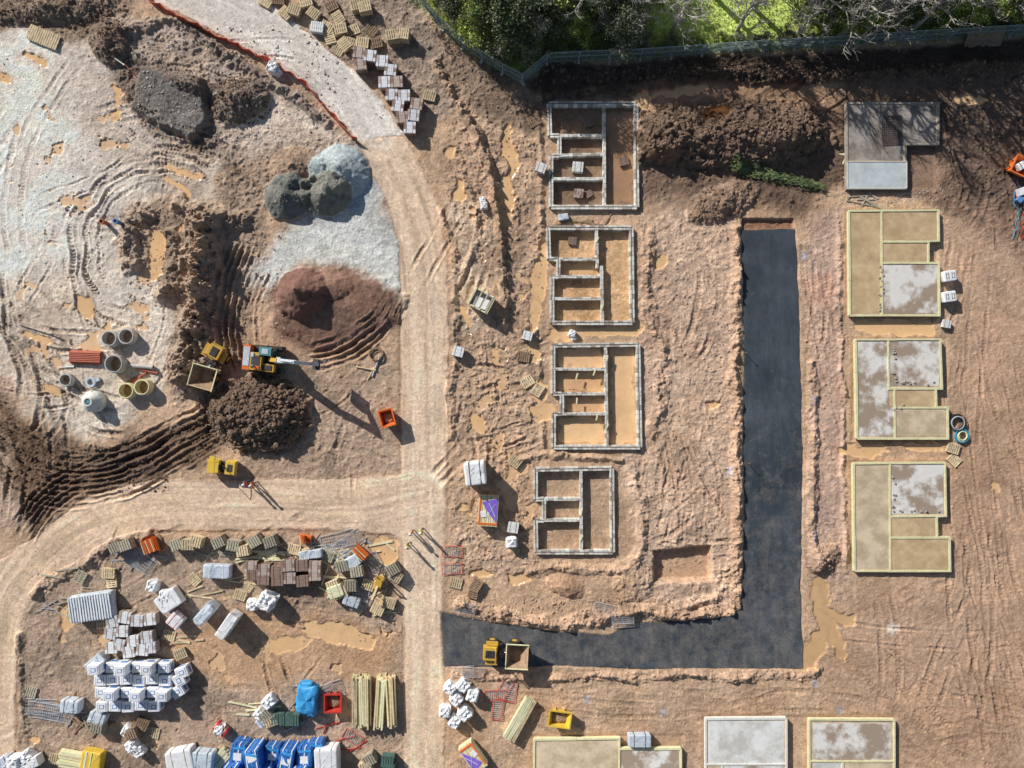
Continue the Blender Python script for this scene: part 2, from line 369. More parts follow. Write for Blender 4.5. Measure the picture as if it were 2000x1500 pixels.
# final detail
det=fbm(24,5,301,gain=.66)
rid=fbm(14,4,321,gain=.65,ridge=True)
cl=np.maximum(0,fbm(9,3,341,gain=.7))
big=fbm(160,3,351)
H+=R*(.12*det+.07*rid+.17*cl)+(.10*big)*(1-sm(0,.5,ROAD))*(R>.12)*(WET<.5)
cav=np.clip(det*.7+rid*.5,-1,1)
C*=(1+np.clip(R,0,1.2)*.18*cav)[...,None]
fine=fbm(5,3,361,gain=.7)
C*=(1+.18*fine*(1-.8*WET)+.06*nm*(1-.5*WET))[...,None]
red=fbm(90,3,381)[...,None]
C*=(1+red*np.array([.03,0,-.05]))
lum=C.mean(-1,keepdims=True); C=lum+(C-lum)*.95; C*=np.array([1.19,1.165,1.13])
C=np.clip(C,.01,.88)
farz=sm(60,400,np.maximum(np.maximum(-X-80,X-2080),np.maximum(-Y-90,Y-1590)))
H=H*(1-farz)
def gz(px,py):
    j=min(max(np.searchsorted(xs,px),0),NX-1); i=min(max(np.searchsorted(ys,py),0),NY-1)
    return float(H[i,j])
def gzm(px,py,r=10):
    s=sl(px-r,py-r,px+r,py+r); return float(np.percentile(H[s],60))

# ------------------------------------------------------------------ materials
MATS={}
def newmat(name):
    m=bpy.data.materials.new(name); m.use_nodes=True; return m,m.node_tree.nodes,m.node_tree.links,m.node_tree.nodes['Principled BSDF']
def mat(name,rgb,rough=.7,var=.18,scale=3.0,metal=0,bump=.0,orand=.12,rgb2=None,bscale=None,spec=.4,thr=None,dirt=0):
    if name in MATS: return MATS[name]
    m,N,L,b=newmat(name)
    tc=N.new('ShaderNodeTexCoord'); n=N.new('ShaderNodeTexNoise'); n.inputs['Scale'].default_value=scale; n.inputs['Detail'].default_value=6; n.inputs['Roughness'].default_value=.65
    L.new(tc.outputs['Object'],n.inputs['Vector'])
    cr=N.new('ShaderNodeValToRGB')
    if rgb2 is None:
        a=[max(0,t*(1-var*1.6)) for t in rgb]; d=[min(.95,t*(1+var)) for t in rgb]
    else: a=rgb; d=rgb2
    lo,hi=thr if thr else (.3,.7)
    cr.color_ramp.elements[0].position=lo; cr.color_ramp.elements[1].position=hi
    cr.color_ramp.elements[0].color=tuple(a)+(1,); cr.color_ramp.elements[1].color=tuple(d)+(1,)
    L.new(n.outputs['Fac'],cr.inputs['Fac'])
    out=cr.outputs['Color']
    if dirt:
        n3=N.new('ShaderNodeTexNoise'); n3.inputs['Scale'].default_value=1.7; n3.inputs['Detail'].default_value=7; n3.inputs['Roughness'].default_value=.75; L.new(tc.outputs['Object'],n3.inputs['Vector'])
        q=N.new('ShaderNodeMapRange'); q.inputs['From Min'].default_value=.42; q.inputs['From Max'].default_value=.68; q.inputs['To Max'].default_value=dirt; L.new(n3.outputs['Fac'],q.inputs['Value'])
        mx_=N.new('ShaderNodeMix'); mx_.data_type='RGBA'; L.new(q.outputs['Result'],mx_.inputs['Factor']); L.new(out,mx_.inputs['A']); mx_.inputs['B'].default_value=(.32,.23,.15,1); out=mx_.outputs['Result']
    oi=N.new('ShaderNodeObjectInfo'); mr=N.new('ShaderNodeMapRange'); mr.inputs['To Min'].default_value=1-orand; mr.inputs['To Max'].default_value=1+orand*.6
    L.new(oi.outputs['Random'],mr.inputs['Value'])
    mx=N.new('ShaderNodeVectorMath'); mx.operation='SCALE'
    L.new(out,mx.inputs[0]); L.new(mr.outputs['Result'],mx.inputs['Scale'])
    L.new(mx.outputs['Vector'],b.inputs['Base Color'])
    b.inputs['Roughness'].default_value=rough; b.inputs['Metallic'].default_value=metal; b.inputs['Specular IOR Level'].default_value=spec
    if bump>0:
        n2=N.new('ShaderNodeTexNoise'); n2.inputs['Scale'].default_value=bscale or scale*4; n2.inputs['Detail'].default_value=4
        L.new(tc.outputs['Object'],n2.inputs['Vector'])
        bp=N.new('ShaderNodeBump'); bp.inputs['Strength'].default_value=bump; bp.inputs['Distance'].default_value=.05
        L.new(n2.outputs['Fac'],bp.inputs['Height']); L.new(bp.outputs['Normal'],b.inputs['Normal'])
    MATS[name]=m; return m

def ground_mat(name,water=False):
    m,N,L,b=newmat(name)
    at=N.new('ShaderNodeAttribute'); at.attribute_name='Col'
    tc=N.new('ShaderNodeTexCoord')
    def noise(sc,det=5,r=.65):
        n=N.new('ShaderNodeTexNoise'); n.inputs['Scale'].default_value=sc; n.inputs['Detail'].default_value=det; n.inputs['Roughness'].default_value=r
        L.new(tc.outputs['Object'],n.inputs['Vector']); return n
    n1=noise(2.2,6,.75); n2=noise(8,3,.8); n3=noise(.35,5,.7)
    cur=at.outputs['Color']
    for n,a in ((n1,.26 if not water else .05),(n2,.30 if not water else .0),(n3,.14)):
        mr=N.new('ShaderNodeMapRange'); mr.inputs['From Min'].default_value=.28; mr.inputs['From Max'].default_value=.72
        mr.inputs['To Min'].default_value=1-a; mr.inputs['To Max'].default_value=1+a
        L.new(n.outputs['Fac'],mr.inputs['Value'])
        v=N.new('ShaderNodeVectorMath'); v.operation='SCALE'; L.new(cur,v.inputs[0]); L.new(mr.outputs['Result'],v.inputs['Scale']); cur=v.outputs['Vector']
    L.new(cur,b.inputs['Base Color'])
    if water:
        b.inputs['Roughness'].default_value=.12; b.inputs['Specular IOR Level'].default_value=.5
    else:
        wa=N.new('ShaderNodeAttribute'); wa.attribute_name='wet'
        mr=N.new('ShaderNodeMapRange'); mr.inputs['To Min'].default_value=.9; mr.inputs['To Max'].default_value=.3
        L.new(wa.outputs['Fac'],mr.inputs['Value']); L.new(mr.outputs['Result'],b.inputs['Roughness'])
        b.inputs['Specular IOR Level'].default_value=.25
        ad=N.new('ShaderNodeMath'); ad.operation='MULTIPLY_ADD'; ad.inputs[1].default_value=.45
        n4=noise(5,5,.8); n5=noise(15,3,.75)
        L.new(n5.outputs['Fac'],ad.inputs[0]); L.new(n4.outputs['Fac'],ad.inputs[2])
        bp=N.new('ShaderNodeBump'); bp.inputs['Strength'].default_value=.85 if name!='road_gravel' else .5; bp.inputs['Distance'].default_value=.14
        L.new(ad.outputs[0],bp.inputs['Height']); L.new(bp.outputs['Normal'],b.inputs['Normal'])
    return m
GM=[ground_mat('mud_ground'),ground_mat('road_gravel'),ground_mat('muddy_water',True)]
ids=np.arange(NY*NX).reshape(NY,NX)
quads=np.stack([ids[:-1,:-1],ids[1:,:-1],ids[1:,1:],ids[:-1,1:]],-1).reshape(-1,4)
rf=(ROAD[:-1,:-1]+ROAD[1:,1:])/2; wf=(WET[:-1,:-1]+WET[1:,1:])/2
fid=np.where(wf>.55,2,np.where(rf>.5,1,0)).reshape(-1)
co=np.stack([(X-1000)/S,(750-Y)/S,H],-1).reshape(-1,3).astype(np.float32)
cc=np.concatenate([C,np.ones((NY,NX,1))],-1).reshape(-1,4).astype(np.float32)
ww=WET.reshape(-1).astype(np.float32)
for k,nm_ in enumerate(('ground','gravel_road','muddy_puddles')):
    q=quads[fid==k]
    used,inv=np.unique(q.reshape(-1),return_inverse=True)
    me=bpy.data.meshes.new(nm_)
    me.vertices.add(len(used)); me.vertices.foreach_set('co',co[used].reshape(-1))
    me.loops.add(len(q)*4); me.loops.foreach_set('vertex_index',inv.astype(np.int32).reshape(-1))
    me.polygons.add(len(q)); me.polygons.foreach_set('loop_start',np.arange(0,len(q)*4,4,dtype=np.int32))
    me.update(calc_edges=True); me.validate()
    me.polygons.foreach_set('use_smooth',np.ones(len(q),bool))
    a=me.attributes.new('Col','FLOAT_COLOR','POINT'); a.data.foreach_set('color',cc[used].reshape(-1))
    a=me.attributes.new('wet','FLOAT','POINT'); a.data.foreach_set('value',ww[used])
    me.materials.append(GM[k]); ob=bpy.data.objects.new(nm_,me); SC.collection.objects.link(ob)
print('terrain',time.time()-T0)

# ------------------------------------------------------------------ mesh builder
class MB:
    def __init__(s): s.v=[];s.f=[];s.m=[];s.mats=[]
    def mi(s,m):
        if m not in s.mats: s.mats.append(m)
        return s.mats.index(m)
    def add(s,vs,fs,m,M=None):
        o=len(s.v)
        if M is not None: vs=[tuple(M@Vector(v)) for v in vs]
        s.v+=[tuple(v) for v in vs]; k=s.mi(m)
        for f in fs: s.f.append([o+i for i in f]); s.m.append(k)
    def box(s,c,d,m,rz=0,rx=0,ry=0,tx=1,ty=1,M=None):
        x,y,z=[t/2 for t in d]
        vs=[(-x,-y,-z),(x,-y,-z),(x,y,-z),(-x,y,-z),(-x*tx,-y*ty,z),(x*tx,-y*ty,z),(x*tx,y*ty,z),(-x*tx,y*ty,z)]
        T=Matrix.Translation(c)@Matrix.Rotation(math.radians(rz),4,'Z')@Matrix.Rotation(math.radians(ry),4,'Y')@Matrix.Rotation(math.radians(rx),4,'X')
        if M is not None: T=M@T
        s.add(vs,[(0,3,2,1),(4,5,6,7),(0,1,5,4),(1,2,6,5),(2,3,7,6),(3,0,4,7)],m,T)
    def cyl(s,p,q,r,r2,m,n=10,M=None):
        p,q=Vector(p),Vector(q); d=(q-p)
        if d.length<1e-6: return
        R_=d.to_track_quat('Z','Y').to_matrix()
        vs=[]
        for c,rr in ((p,r),(q,r2)):
            for k in range(n):
                a=2*math.pi*k/n; vs.append(tuple(c+R_@Vector((rr*math.cos(a),rr*math.sin(a),0))))
        fs=[(k,(k+1)%n,n+(k+1)%n,n+k) for k in range(n)]+[tuple(range(n-1,-1,-1)),tuple(range(n,2*n))]
        s.add(vs,fs,m,M)
    def ring(s,c,z0,z1,ro,ri,m,n=24,M=None,ro2=None,ri2=None):
        ro2=ro2 or ro; ri2=ri2 or ri; vs=[]
        for (r,z) in ((ro,z0),(ro2,z1),(ri2,z1),(ri,z0)):
            for k in range(n):
                a=2*math.pi*k/n; vs.append((c[0]+r*math.cos(a),c[1]+r*math.sin(a),z))
        fs=[]
        for j in range(4):
            for k in range(n):
                a=j*n+k;b=j*n+(k+1)%n;c2=((j+1)%4)*n+(k+1)%n;d=((j+1)%4)*n+k; fs.append((a,b,c2,d))
        s.add(vs,fs,m,M)
    def prism(s,poly,z0,z1,m):
        n=len(poly)
        ar=sum(poly[k][0]*poly[(k+1)%n][1]-poly[(k+1)%n][0]*poly[k][1] for k in range(n))
        if ar<0: poly=poly[::-1]
        vs=[(x,y,z0) for x,y in poly]+[(x,y,z1) for x,y in poly]
        s.add(vs,[tuple(range(n,2*n)),tuple(range(n-1,-1,-1))]+[(k,(k+1)%n,n+(k+1)%n,n+k) for k in range(n)],m)
    def blob(s,c,r,m,seed=0,noise=.08,e=.6,nu=16,nv=10,rz=0,M=None):
        rr=random.Random(seed); ph=[(rr.uniform(0,6),rr.uniform(1.5,4),rr.uniform(1.5,4),rr.uniform(1,4)) for _ in range(5)]
        sg=lambda t,e:math.copysign(abs(t)**e,t)
        vs=[];fs=[]
        for j in range(nv+1):
            t=-math.pi/2+math.pi*j/nv
            for i in range(nu):
                a=2*math.pi*i/nu
                x=sg(math.cos(t),e)*sg(math.cos(a),e);y=sg(math.cos(t),e)*sg(math.sin(a),e);z=sg(math.sin(t),e)
                k=1+noise*sum(math.sin(p0+x*p1*2+y*p2*2+z*p3*2) for p0,p1,p2,p3 in ph)/2
                vs.append((x*k,y*k,z*k))
        for j in range(nv):
            for i in range(nu):
                fs.append((j*nu+i,j*nu+(i+1)%nu,(j+1)*nu+(i+1)%nu,(j+1)*nu+i))
        T=Matrix.Translation(c)@Matrix.Rotation(math.radians(rz),4,'Z')@Matrix.Diagonal((r[0],r[1],r[2],1))
        if M is not None: T=M@T
        s.add(vs,fs,m,T)
    def tub(s,c,top,bot,h,t,m,inner=None,M=None,shift=0):
        cx,cy,z=c; inner=inner or m
        def rc(w,l,z_,sh=0): return [(cx-w/2+sh,cy-l/2,z_),(cx+w/2+sh,cy-l/2,z_),(cx+w/2+sh,cy+l/2,z_),(cx-w/2+sh,cy+l/2,z_)]
        vs=rc(bot[0],bot[1],z)+rc(top[0],top[1],z+h,shift)+rc(top[0]-2*t,top[1]-2*t,z+h,shift)+rc(bot[0]-2*t,bot[1]-2*t,z+t)
        o=[(0,3,2,1)]+[(k,(k+1)%4,4+(k+1)%4,4+k) for k in range(4)]+[(4+k,4+(k+1)%4,8+(k+1)%4,8+k) for k in range(4)]
        s.add(vs,o,m,M)
        s.add(vs,[(8+k,8+(k+1)%4,12+(k+1)%4,12+k) for k in range(4)]+[(12,13,14,15)],inner,M)
    def mesh(s,name,smooth=False):
        me=bpy.data.meshes.new(name); me.from_pydata(s.v,[],s.f)
        for m in s.mats: me.materials.append(m)
        me.polygons.foreach_set('material_index',s.m)
        if smooth: me.polygons.foreach_set('use_smooth',[True]*len(s.f))
        me.update(); return me
def place(me,name,px,py,rz=0,z=None,sc=1,dz=0,bevel=0,rx=0):
    ob=bpy.data.objects.new(name,me); SC.collection.objects.link(ob)
    x,y=W(px,py)
    if z is None: z=gzm(px,py)
    ob.location=(x,y,z+dz); ob.rotation_euler=(math.radians(rx),0,math.radians(rz))
    ob.scale=(sc,sc,sc) if not isinstance(sc,tuple) else sc
    if bevel:
        b=ob.modifiers.new('bevel','BEVEL'); b.width=bevel; b.segments=2; b.limit_method='ANGLE'
    return ob

lin=lambda r,g,b:tuple(col(r,g,b,.84))
M_block=mat('concrete_block',lin(206,200,190),.9,.15,4,bump=.3,dirt=.25)
M_block2=mat('concrete_block_light',lin(228,222,212),.9,.12,4,bump=.3,dirt=.2)
M_block3=mat('concrete_block_dark',lin(164,156,146),.9,.15,4,bump=.3,dirt=.3)
M_mortar=mat('mortar_cavity',lin(128,118,106),.95,.2,6)
M_conc=mat('slab_concrete_tan',lin(182,163,135),.75,.1,.7,bump=.1,rgb2=lin(214,195,165),thr=(.40,.60),dirt=.15)
M_concG=mat('slab_concrete_grey',lin(160,142,124),.6,.1,.42,bump=.1,rgb2=lin(226,219,212),thr=(.44,.55),dirt=.15)
M_concB=mat('slab_concrete_ochre',lin(178,151,115),.8,.1,.9,bump=.15,rgb2=lin(208,181,142),thr=(.36,.64),dirt=.15)
M_concW=mat('slab_concrete_pale',lin(190,186,178),.7,.1,.5,bump=.1,rgb2=lin(228,224,219),thr=(.4,.58),dirt=.12)
M_concD=mat('slab_concrete_weathered',lin(116,107,100),.7,.1,.6,bump=.1,rgb2=lin(168,160,152),thr=(.40,.60),dirt=.3)
M_concC=mat('slab_concrete_bluegrey',lin(164,173,175),.5,.08,.9,bump=.15,rgb2=lin(196,203,204),dirt=.15)
M_form=mat('formwork_timber',lin(234,216,172),.7,.12,3,dirt=.2)
M_wood=mat('pallet_wood',lin(214,190,154),.8,.25,3,orand=.25)
M_woodg=mat('pallet_wood_weathered',lin(168,160,140),.85,.25,3,orand=.3)
M_woodd=mat('pallet_wood_dark',lin(152,127,103),.85,.25,3,orand=.25)
M_green=mat('pallet_green',lin(80,106,98),.8,.2,3,orand=.2)
M_timber=mat('sawn_timber',lin(214,192,148),.7,.18,2,orand=.1)
M_timber2=mat('sawn_timber_pale',lin(234,217,178),.7,.12,2,orand=.1)
M_white=mat('white_wrap',lin(230,233,238),.45,.08,3,bump=.35,orand=.05,dirt=.08)
M_wgrey=mat('grey_white_wrap',lin(190,199,208),.45,.16,3,bump=.35,dirt=.1)
M_bag=mat('woven_bag',lin(232,233,235),.8,.08,4,bump=.5,orand=.05,dirt=.08)
M_brick=mat('brown_block',lin(138,114,102),.9,.2,5,bump=.2)
M_brick2=mat('pale_brown_block',lin(178,161,150),.9,.15,5,bump=.2)
M_lblock=mat('light_block',lin(210,209,213),.85,.12,5,bump=.2)
M_yel=mat('machine_yellow',(.68,.41,.06),.45,.12,2,dirt=.35)
M_yelb=mat('bright_yellow',(.80,.54,.06),.5,.1,2,dirt=.2)
M_or=mat('orange_paint',(.82,.18,.03),.5,.1,2,dirt=.12)
M_red=mat('red_paint',(.64,.05,.035),.5,.1,2,dirt=.12)
M_black=mat('rubber_black',(.025,.022,.02),.8,.2,4,dirt=.4)
M_dark=mat('dark_steel',(.05,.05,.055),.5,.2,3,dirt=.25)
M_steel=mat('galvanised_steel',(.58,.6,.63),.4,.1,3,metal=.2)
M_glass=mat('cab_glass',(.03,.06,.07),.08,.1,1,spec=.8)
M_teal=mat('teal_panel',(.12,.34,.36),.4,.1,2,dirt=.2)
M_mudi=mat('caked_mud',lin(162,135,109),.95,.25,3,bump=.5)
M_ring=mat('pipe_concrete',lin(186,184,179),.85,.12,4,bump=.2,dirt=.3)
M_ringy=mat('pipe_concrete_stained',lin(218,209,166),.85,.15,4,dirt=.3)
M_clay=mat('clay_pipe',lin(162,90,70),.7,.12,3)
M_blue=mat('blue_wrap',(.03,.16,.50),.4,.25,2,bump=.4)
M_bluel=mat('blue_print',(.13,.27,.56),.5,.1,2)
M_tarpb=mat('blue_tarp',(.06,.36,.72),.4,.2,2,bump=.6)
M_purple=mat('purple_wrap',(.26,.16,.66),.4,.15,2,bump=.3)
M_grille=mat('rebar_rust',(.13,.10,.085),.8,.2,4)
M_hose=mat('black_hose',(.03,.03,.03),.5,.1,2); M_hoseb=mat('blue_hose',(.05,.4,.6),.5,.1,2)
M_fence=mat('fence_wire',(.36,.47,.47),.5,.1,2); M_foot=mat('fence_foot',lin(190,182,170),.8,.1,2)
M_net=mat('orange_barrier',(.72,.12,.06),.6,.25,1.5,dirt=.35)

# ------------------------------------------------------------------ asphalt
def rough_poly(poly,step=14,j=1.8):
    r=random.Random(5); out=[]
    n=len(poly)
    for k in range(n):
        a,b=poly[k],poly[(k+1)%n]; L=math.dist(a,b); m=max(1,int(L/step))
        for t in range(m):
            u=t/m; out.append((a[0]+(b[0]-a[0])*u+r.uniform(-j,j),a[1]+(b[1]-a[1])*u+r.uniform(-j,j)))
    return out
m,N,L,b=newmat('fresh_asphalt')
tc=N.new('ShaderNodeTexCoord')
def nz(sc,det=5,mp=None,r=.6):
    n=N.new('ShaderNodeTexNoise'); n.inputs['Scale'].default_value=sc; n.inputs['Detail'].default_value=det; n.inputs['Roughness'].default_value=r
    if mp:
        q=N.new('ShaderNodeMapping'); q.inputs['Scale'].default_value=mp; L.new(tc.outputs['Object'],q.inputs['Vector']); L.new(q.outputs['Vector'],n.inputs['Vector'])
    else: L.new(tc.outputs['Object'],n.inputs['Vector'])
    return n
n1=nz(.13,6,None,.7); n2=nz(9,3,None,.8); n3=nz(.9,7,(1.5,.3,1),.7); 
cr=N.new('ShaderNodeValToRGB'); cr.color_ramp.elements[0].position=.36; cr.color_ramp.elements[1].position=.66
cr.color_ramp.elements[0].color=(.020,.030,.042,1); cr.color_ramp.elements[1].color=(.070,.084,.102,1)
L.new(n1.outputs['Fac'],cr.inputs['Fac'])
sx=N.new('ShaderNodeSeparateXYZ'); L.new(tc.outputs['Object'],sx.inputs[0])
mr=N.new('ShaderNodeMapRange'); mr.inputs['From Min'].default_value=8; mr.inputs['From Max'].default_value=-25; mr.inputs['To Min'].default_value=-.03; mr.inputs['To Max'].default_value=.17
L.new(sx.outputs['Y'],mr.inputs['Value'])
n4=nz(.7,9,None,.8)
ad=N.new('ShaderNodeMath'); ad.operation='ADD'; L.new(n4.outputs['Fac'],ad.inputs[0]); L.new(mr.outputs['Result'],ad.inputs[1])
m2=N.new('ShaderNodeMapRange'); m2.inputs['From Min'].default_value=.56; m2.inputs['From Max'].default_value=.86; m2.inputs['To Max'].default_value=.7; L.new(ad.outputs[0],m2.inputs['Value'])
mixc=N.new('ShaderNodeMix'); mixc.data_type='RGBA'; L.new(m2.outputs['Result'],mixc.inputs['Factor']); L.new(cr.outputs['Color'],mixc.inputs['A']); mixc.inputs['B'].default_value=(.25,.215,.18,1)
ml=N.new('ShaderNodeMapRange'); ml.inputs['From Min'].default_value=.3; ml.inputs['From Max'].default_value=.7; ml.inputs['To Min'].default_value=.7; ml.inputs['To Max'].default_value=1.35; L.new(n3.outputs['Fac'],ml.inputs['Value'])
mg=N.new('ShaderNodeMapRange'); mg.inputs['From Min'].default_value=.3; mg.inputs['From Max'].default_value=.7; mg.inputs['To Min'].default_value=.65; mg.inputs['To Max'].default_value=1.4; L.new(n2.outputs['Fac'],mg.inputs['Value'])
mm=N.new('ShaderNodeMath'); mm.operation='MULTIPLY'; L.new(ml.outputs['Result'],mm.inputs[0]); L.new(mg.outputs['Result'],mm.inputs[1])
vs_=N.new('ShaderNodeVectorMath'); vs_.operation='SCALE'; L.new(mixc.outputs['Result'],vs_.inputs[0]); L.new(mm.outputs[0],vs_.inputs['Scale'])
L.new(vs_.outputs['Vector'],b.inputs['Base Color']); b.inputs['Roughness'].default_value=.7
bp=N.new('ShaderNodeBump'); bp.inputs['Strength'].default_value=.5; bp.inputs['Distance'].default_value=.03; L.new(n2.outputs['Fac'],bp.inputs['Height']); L.new(bp.outputs['Normal'],b.inputs['Normal'])
M_asph=m
mb=MB(); mb.prism([W(*p) for p in rough_poly(asphalt)],-.3,.0,M_asph)
me=mb.mesh('asphalt_road'); ob=bpy.data.objects.new('asphalt_road',me); SC.collection.objects.link(ob)

# ------------------------------------------------------------------ foundations
def wall_run(mb,p,q,rr,leaves=2,top=.38,wd=.13,gap=.13):
    p=Vector(W(*p)); q=Vector(W(*q)); d=q-p; L=d.length; d/=L; nrm=Vector((-d.y,d.x)); rz=math.degrees(math.atan2(d.y,d.x))
    n=max(2,round(L/.46)); bl=L/n
    c=(p+q)/2
    mb.box((c.x,c.y,-.10+rr.uniform(-.003,.003)),(L+.1,(wd*leaves+gap*(leaves-1)-.02),.86),M_mortar,rz=rz)
    for lf in range(leaves):
        off=(lf-(leaves-1)/2)*(wd+gap)
        for k in range(n):
            cc=p+d*(bl*(k+.5)+rr.uniform(-.01,.01))+nrm*(off+rr.uniform(-.008,.008))
            t=top+rr.uniform(-.012,.012)
            mb.box((cc.x,cc.y,t-.5),(bl-.03,wd+.03,1.0),rr.choice([M_block,M_block,M_block2,M_block2,M_block3]),rz=rz)
for fi,f in enumerate(FOUND):
    rr=random.Random(fi); mb=MB(); o=f['o']
    for k in range(len(o)): wall_run(mb,o[k],o[(k+1)%len(o)],rr)
    for p,q in f['i']: wall_run(mb,p,q,rr,2,.35,.11,.04)
    me=mb.mesh('block_foundation_wall'); ob=bpy.data.objects.new('block_foundation_wall',me); SC.collection.objects.link(ob)
def plank(px,py,L,rz,w=.2,name='timber_plank',m=None,z=None):
    mb=MB(); mb.box((0,0,.05),(L,w,.06),m or M_form); mb.box((0,.02,.09),(L*.96,w*.8,.02),m or M_form)
    return place(mb.mesh(name),name,px,py,rz,z)
for (x,y) in [(1126,735),(1160,728),(1126,783),(1185,833),(1185,700),(1176,600),(1166,470),(1135,1000),(1135,1050),(1165,815)]:
    plank(x,y,.6,80+random.uniform(-15,15),.16,z=.33)

# ------------------------------------------------------------------ slabs
def slab(outline,rooms,boards,top=.42,name='concrete_floor_slab',bm=None,bw=.2):
    mb=MB(); bm=bm or M_form; rr=random.Random(len(bpy.data.objects))
    mb.prism([W(*p) for p in outline],-.3,top,M_conc)
    for k,(poly,m_) in enumerate(rooms):
        mb.prism([W(*p) for p in poly],top-.05,top+.012+.006*k,m_)
    for k,(p,q) in enumerate(boards):
        a=Vector(W(*p)); c=Vector(W(*q)); d=c-a; mid=(a+c)/2
        n=max(1,round(d.length/3.5))
        for t in range(n):
            cc=a+d*((t+.5)/n)
            mb.box((cc.x,cc.y,top-.12+rr.uniform(0,.012)),(d.length/n-.02+(bw if n==1 else 0),bw*rr.uniform(.8,1.05),.4),bm,rz=math.degrees(math.atan2(d.y,d.x))+rr.uniform(-.4,.4))
    me=mb.mesh(name); ob=bpy.data.objects.new(name,me); SC.collection.objects.link(ob); return ob
def loop(o): return [(o[k],o[(k+1)%len(o)]) for k in range(len(o))]
rect=lambda a,b,c,d:[(a,b),(c,b),(c,d),(a,d)]
o=[(1650,205),(1827,205),(1827,284),(1763,284),(1763,369),(1650,369)]
slab(o,[(rect(1654,209,1718,316),M_concD),(rect(1719,209,1823,281),M_concD),(rect(1719,282,1759,316),M_concD)],loop(o),name='concrete_floor_slab',bm=M_block3)
mb=MB(); 
mb.prism([W(*p) for p in rect(1650,319,1765,371)],.1,.55,M_concC)
for p,q in (((1650,319),(1765,319)),((1765,319),(1765,371)),((1765,371),(1650,371)),((1650,371),(1650,319))):
    a=Vector(W(*p)); c=Vector(W(*q)); d=c-a; k=(a+c)/2; mb.box((k.x,k.y,.35+.004*(p[0]%7)),(d.length+.06,.08,.45),M_block,rz=math.degrees(math.atan2(d.y,d.x)))
ob=bpy.data.objects.new('raised_concrete_slab',mb.mesh('raised_concrete_slab')); SC.collection.objects.link(ob)
mb=MB()
for k in range(11): mb.box((k*.19-.95,0,0),(.05,2.9,.03),M_grille); 
for k in range(15): mb.box((0,k*.2-1.4,.031),(2.0,.05,.03),M_grille)
place(mb.mesh('steel_rebar_mesh'),'steel_rebar_mesh',1737,258,2,z=.48)
o=[(1654,414),(1827,413),(1828,472),(1808,473),(1808,516),(1828,516),(1829,617),(1656,617)]
slab(o,[(rect(1658,418,1715,613),M_concB),(rect(1719,417,1824,470),M_concB),(rect(1719,477,1804,513),M_concB),(rect(1720,519,1825,613),M_concG)],loop(o)+[((1717,414),(1718,617)),((1717,474),(1808,474)),((1717,515),(1828,515))])
o=[(1667,664),(1831,663),(1834,758),(1822,759),(1823,795),(1845,795),(1846,856),(1670,856)]
slab(o,[([(1671,668),(1728,668),(1730,762),(1741,764),(1741,852),(1673,852)],M_concG),(rect(1732,667,1829,754),M_concG),(rect(1733,763,1820,793),M_concB),(rect(1745,799,1842,852),M_conc)],loop(o)+[((1730,664),(1731,760)),((1731,759),(1834,759)),((1742,760),(1743,856)),((1742,796),(1845,796))])
o=[(1663,904),(1840,903),(1842,1006),(1824,1007),(1825,1048),(1849,1048),(1850,1113),(1665,1113)]
slab(o,[(rect(1667,908,1731,1109),M_conc),(rect(1735,907,1837,1002),M_concG),(rect(1735,1010,1821,1045),M_concB),(rect(1736,1051,1846,1109),M_concB)],loop(o)+[((1733,904),(1734,1113)),((1733,1007),(1842,1006)),((1733,1048),(1849,1048))])
o=[(1043,1440),(1208,1438),(1208,1458),(1328,1458),(1328,1640),(1043,1640)]
slab(o,[(rect(1047,1444,1205,1636),M_conc),(rect(1212,1462,1324,1636),M_concG)],loop(o)+[((1208,1458),(1208,1640))])
o=[(1376,1400),(1532,1399),(1534,1640),(1377,1640)]
slab(o,[(rect(1380,1404,1528,1486),M_concW),(rect(1410,1490,1528,1636),M_concG),(rect(1380,1490,1406,1636),M_conc)],loop(o)+[((1376,1488),(1533,1488)),((1408,1488),(1408,1640))],bm=M_block2)
o=[(1577,1401),(1742,1402),(1742,1640),(1578,1640)]
slab(o,[(rect(1585,1409,1735,1480),M_concG),(rect(1585,1484,1640,1636),M_concW),(rect(1644,1484,1735,1636),M_conc)],loop(o)+[((1578,1482),(1742,1482)),((1642,1482),(1642,1640))])
mb=MB(); rr=random.Random(8)
for (x0,y0,x1,y1,n) in [(1712,520,1720,610,14),(1738,680,1744,750,8),(1738,744,1820,752,10),(1738,930,1744,990,7),(1738,994,1830,1000,9),(1738,790,1770,800,4)]:
    for _ in range(n):
        x,y=W(rr.uniform(x0,x1),rr.uniform(y0,y1)); mb.box((x,y,.49),(.17,.15,.1),M_block3,rz=rr.uniform(0,90))
ob=bpy.data.objects.new('loose_concrete_blocks',mb.mesh('loose_concrete_blocks')); SC.collection.objects.link(ob)

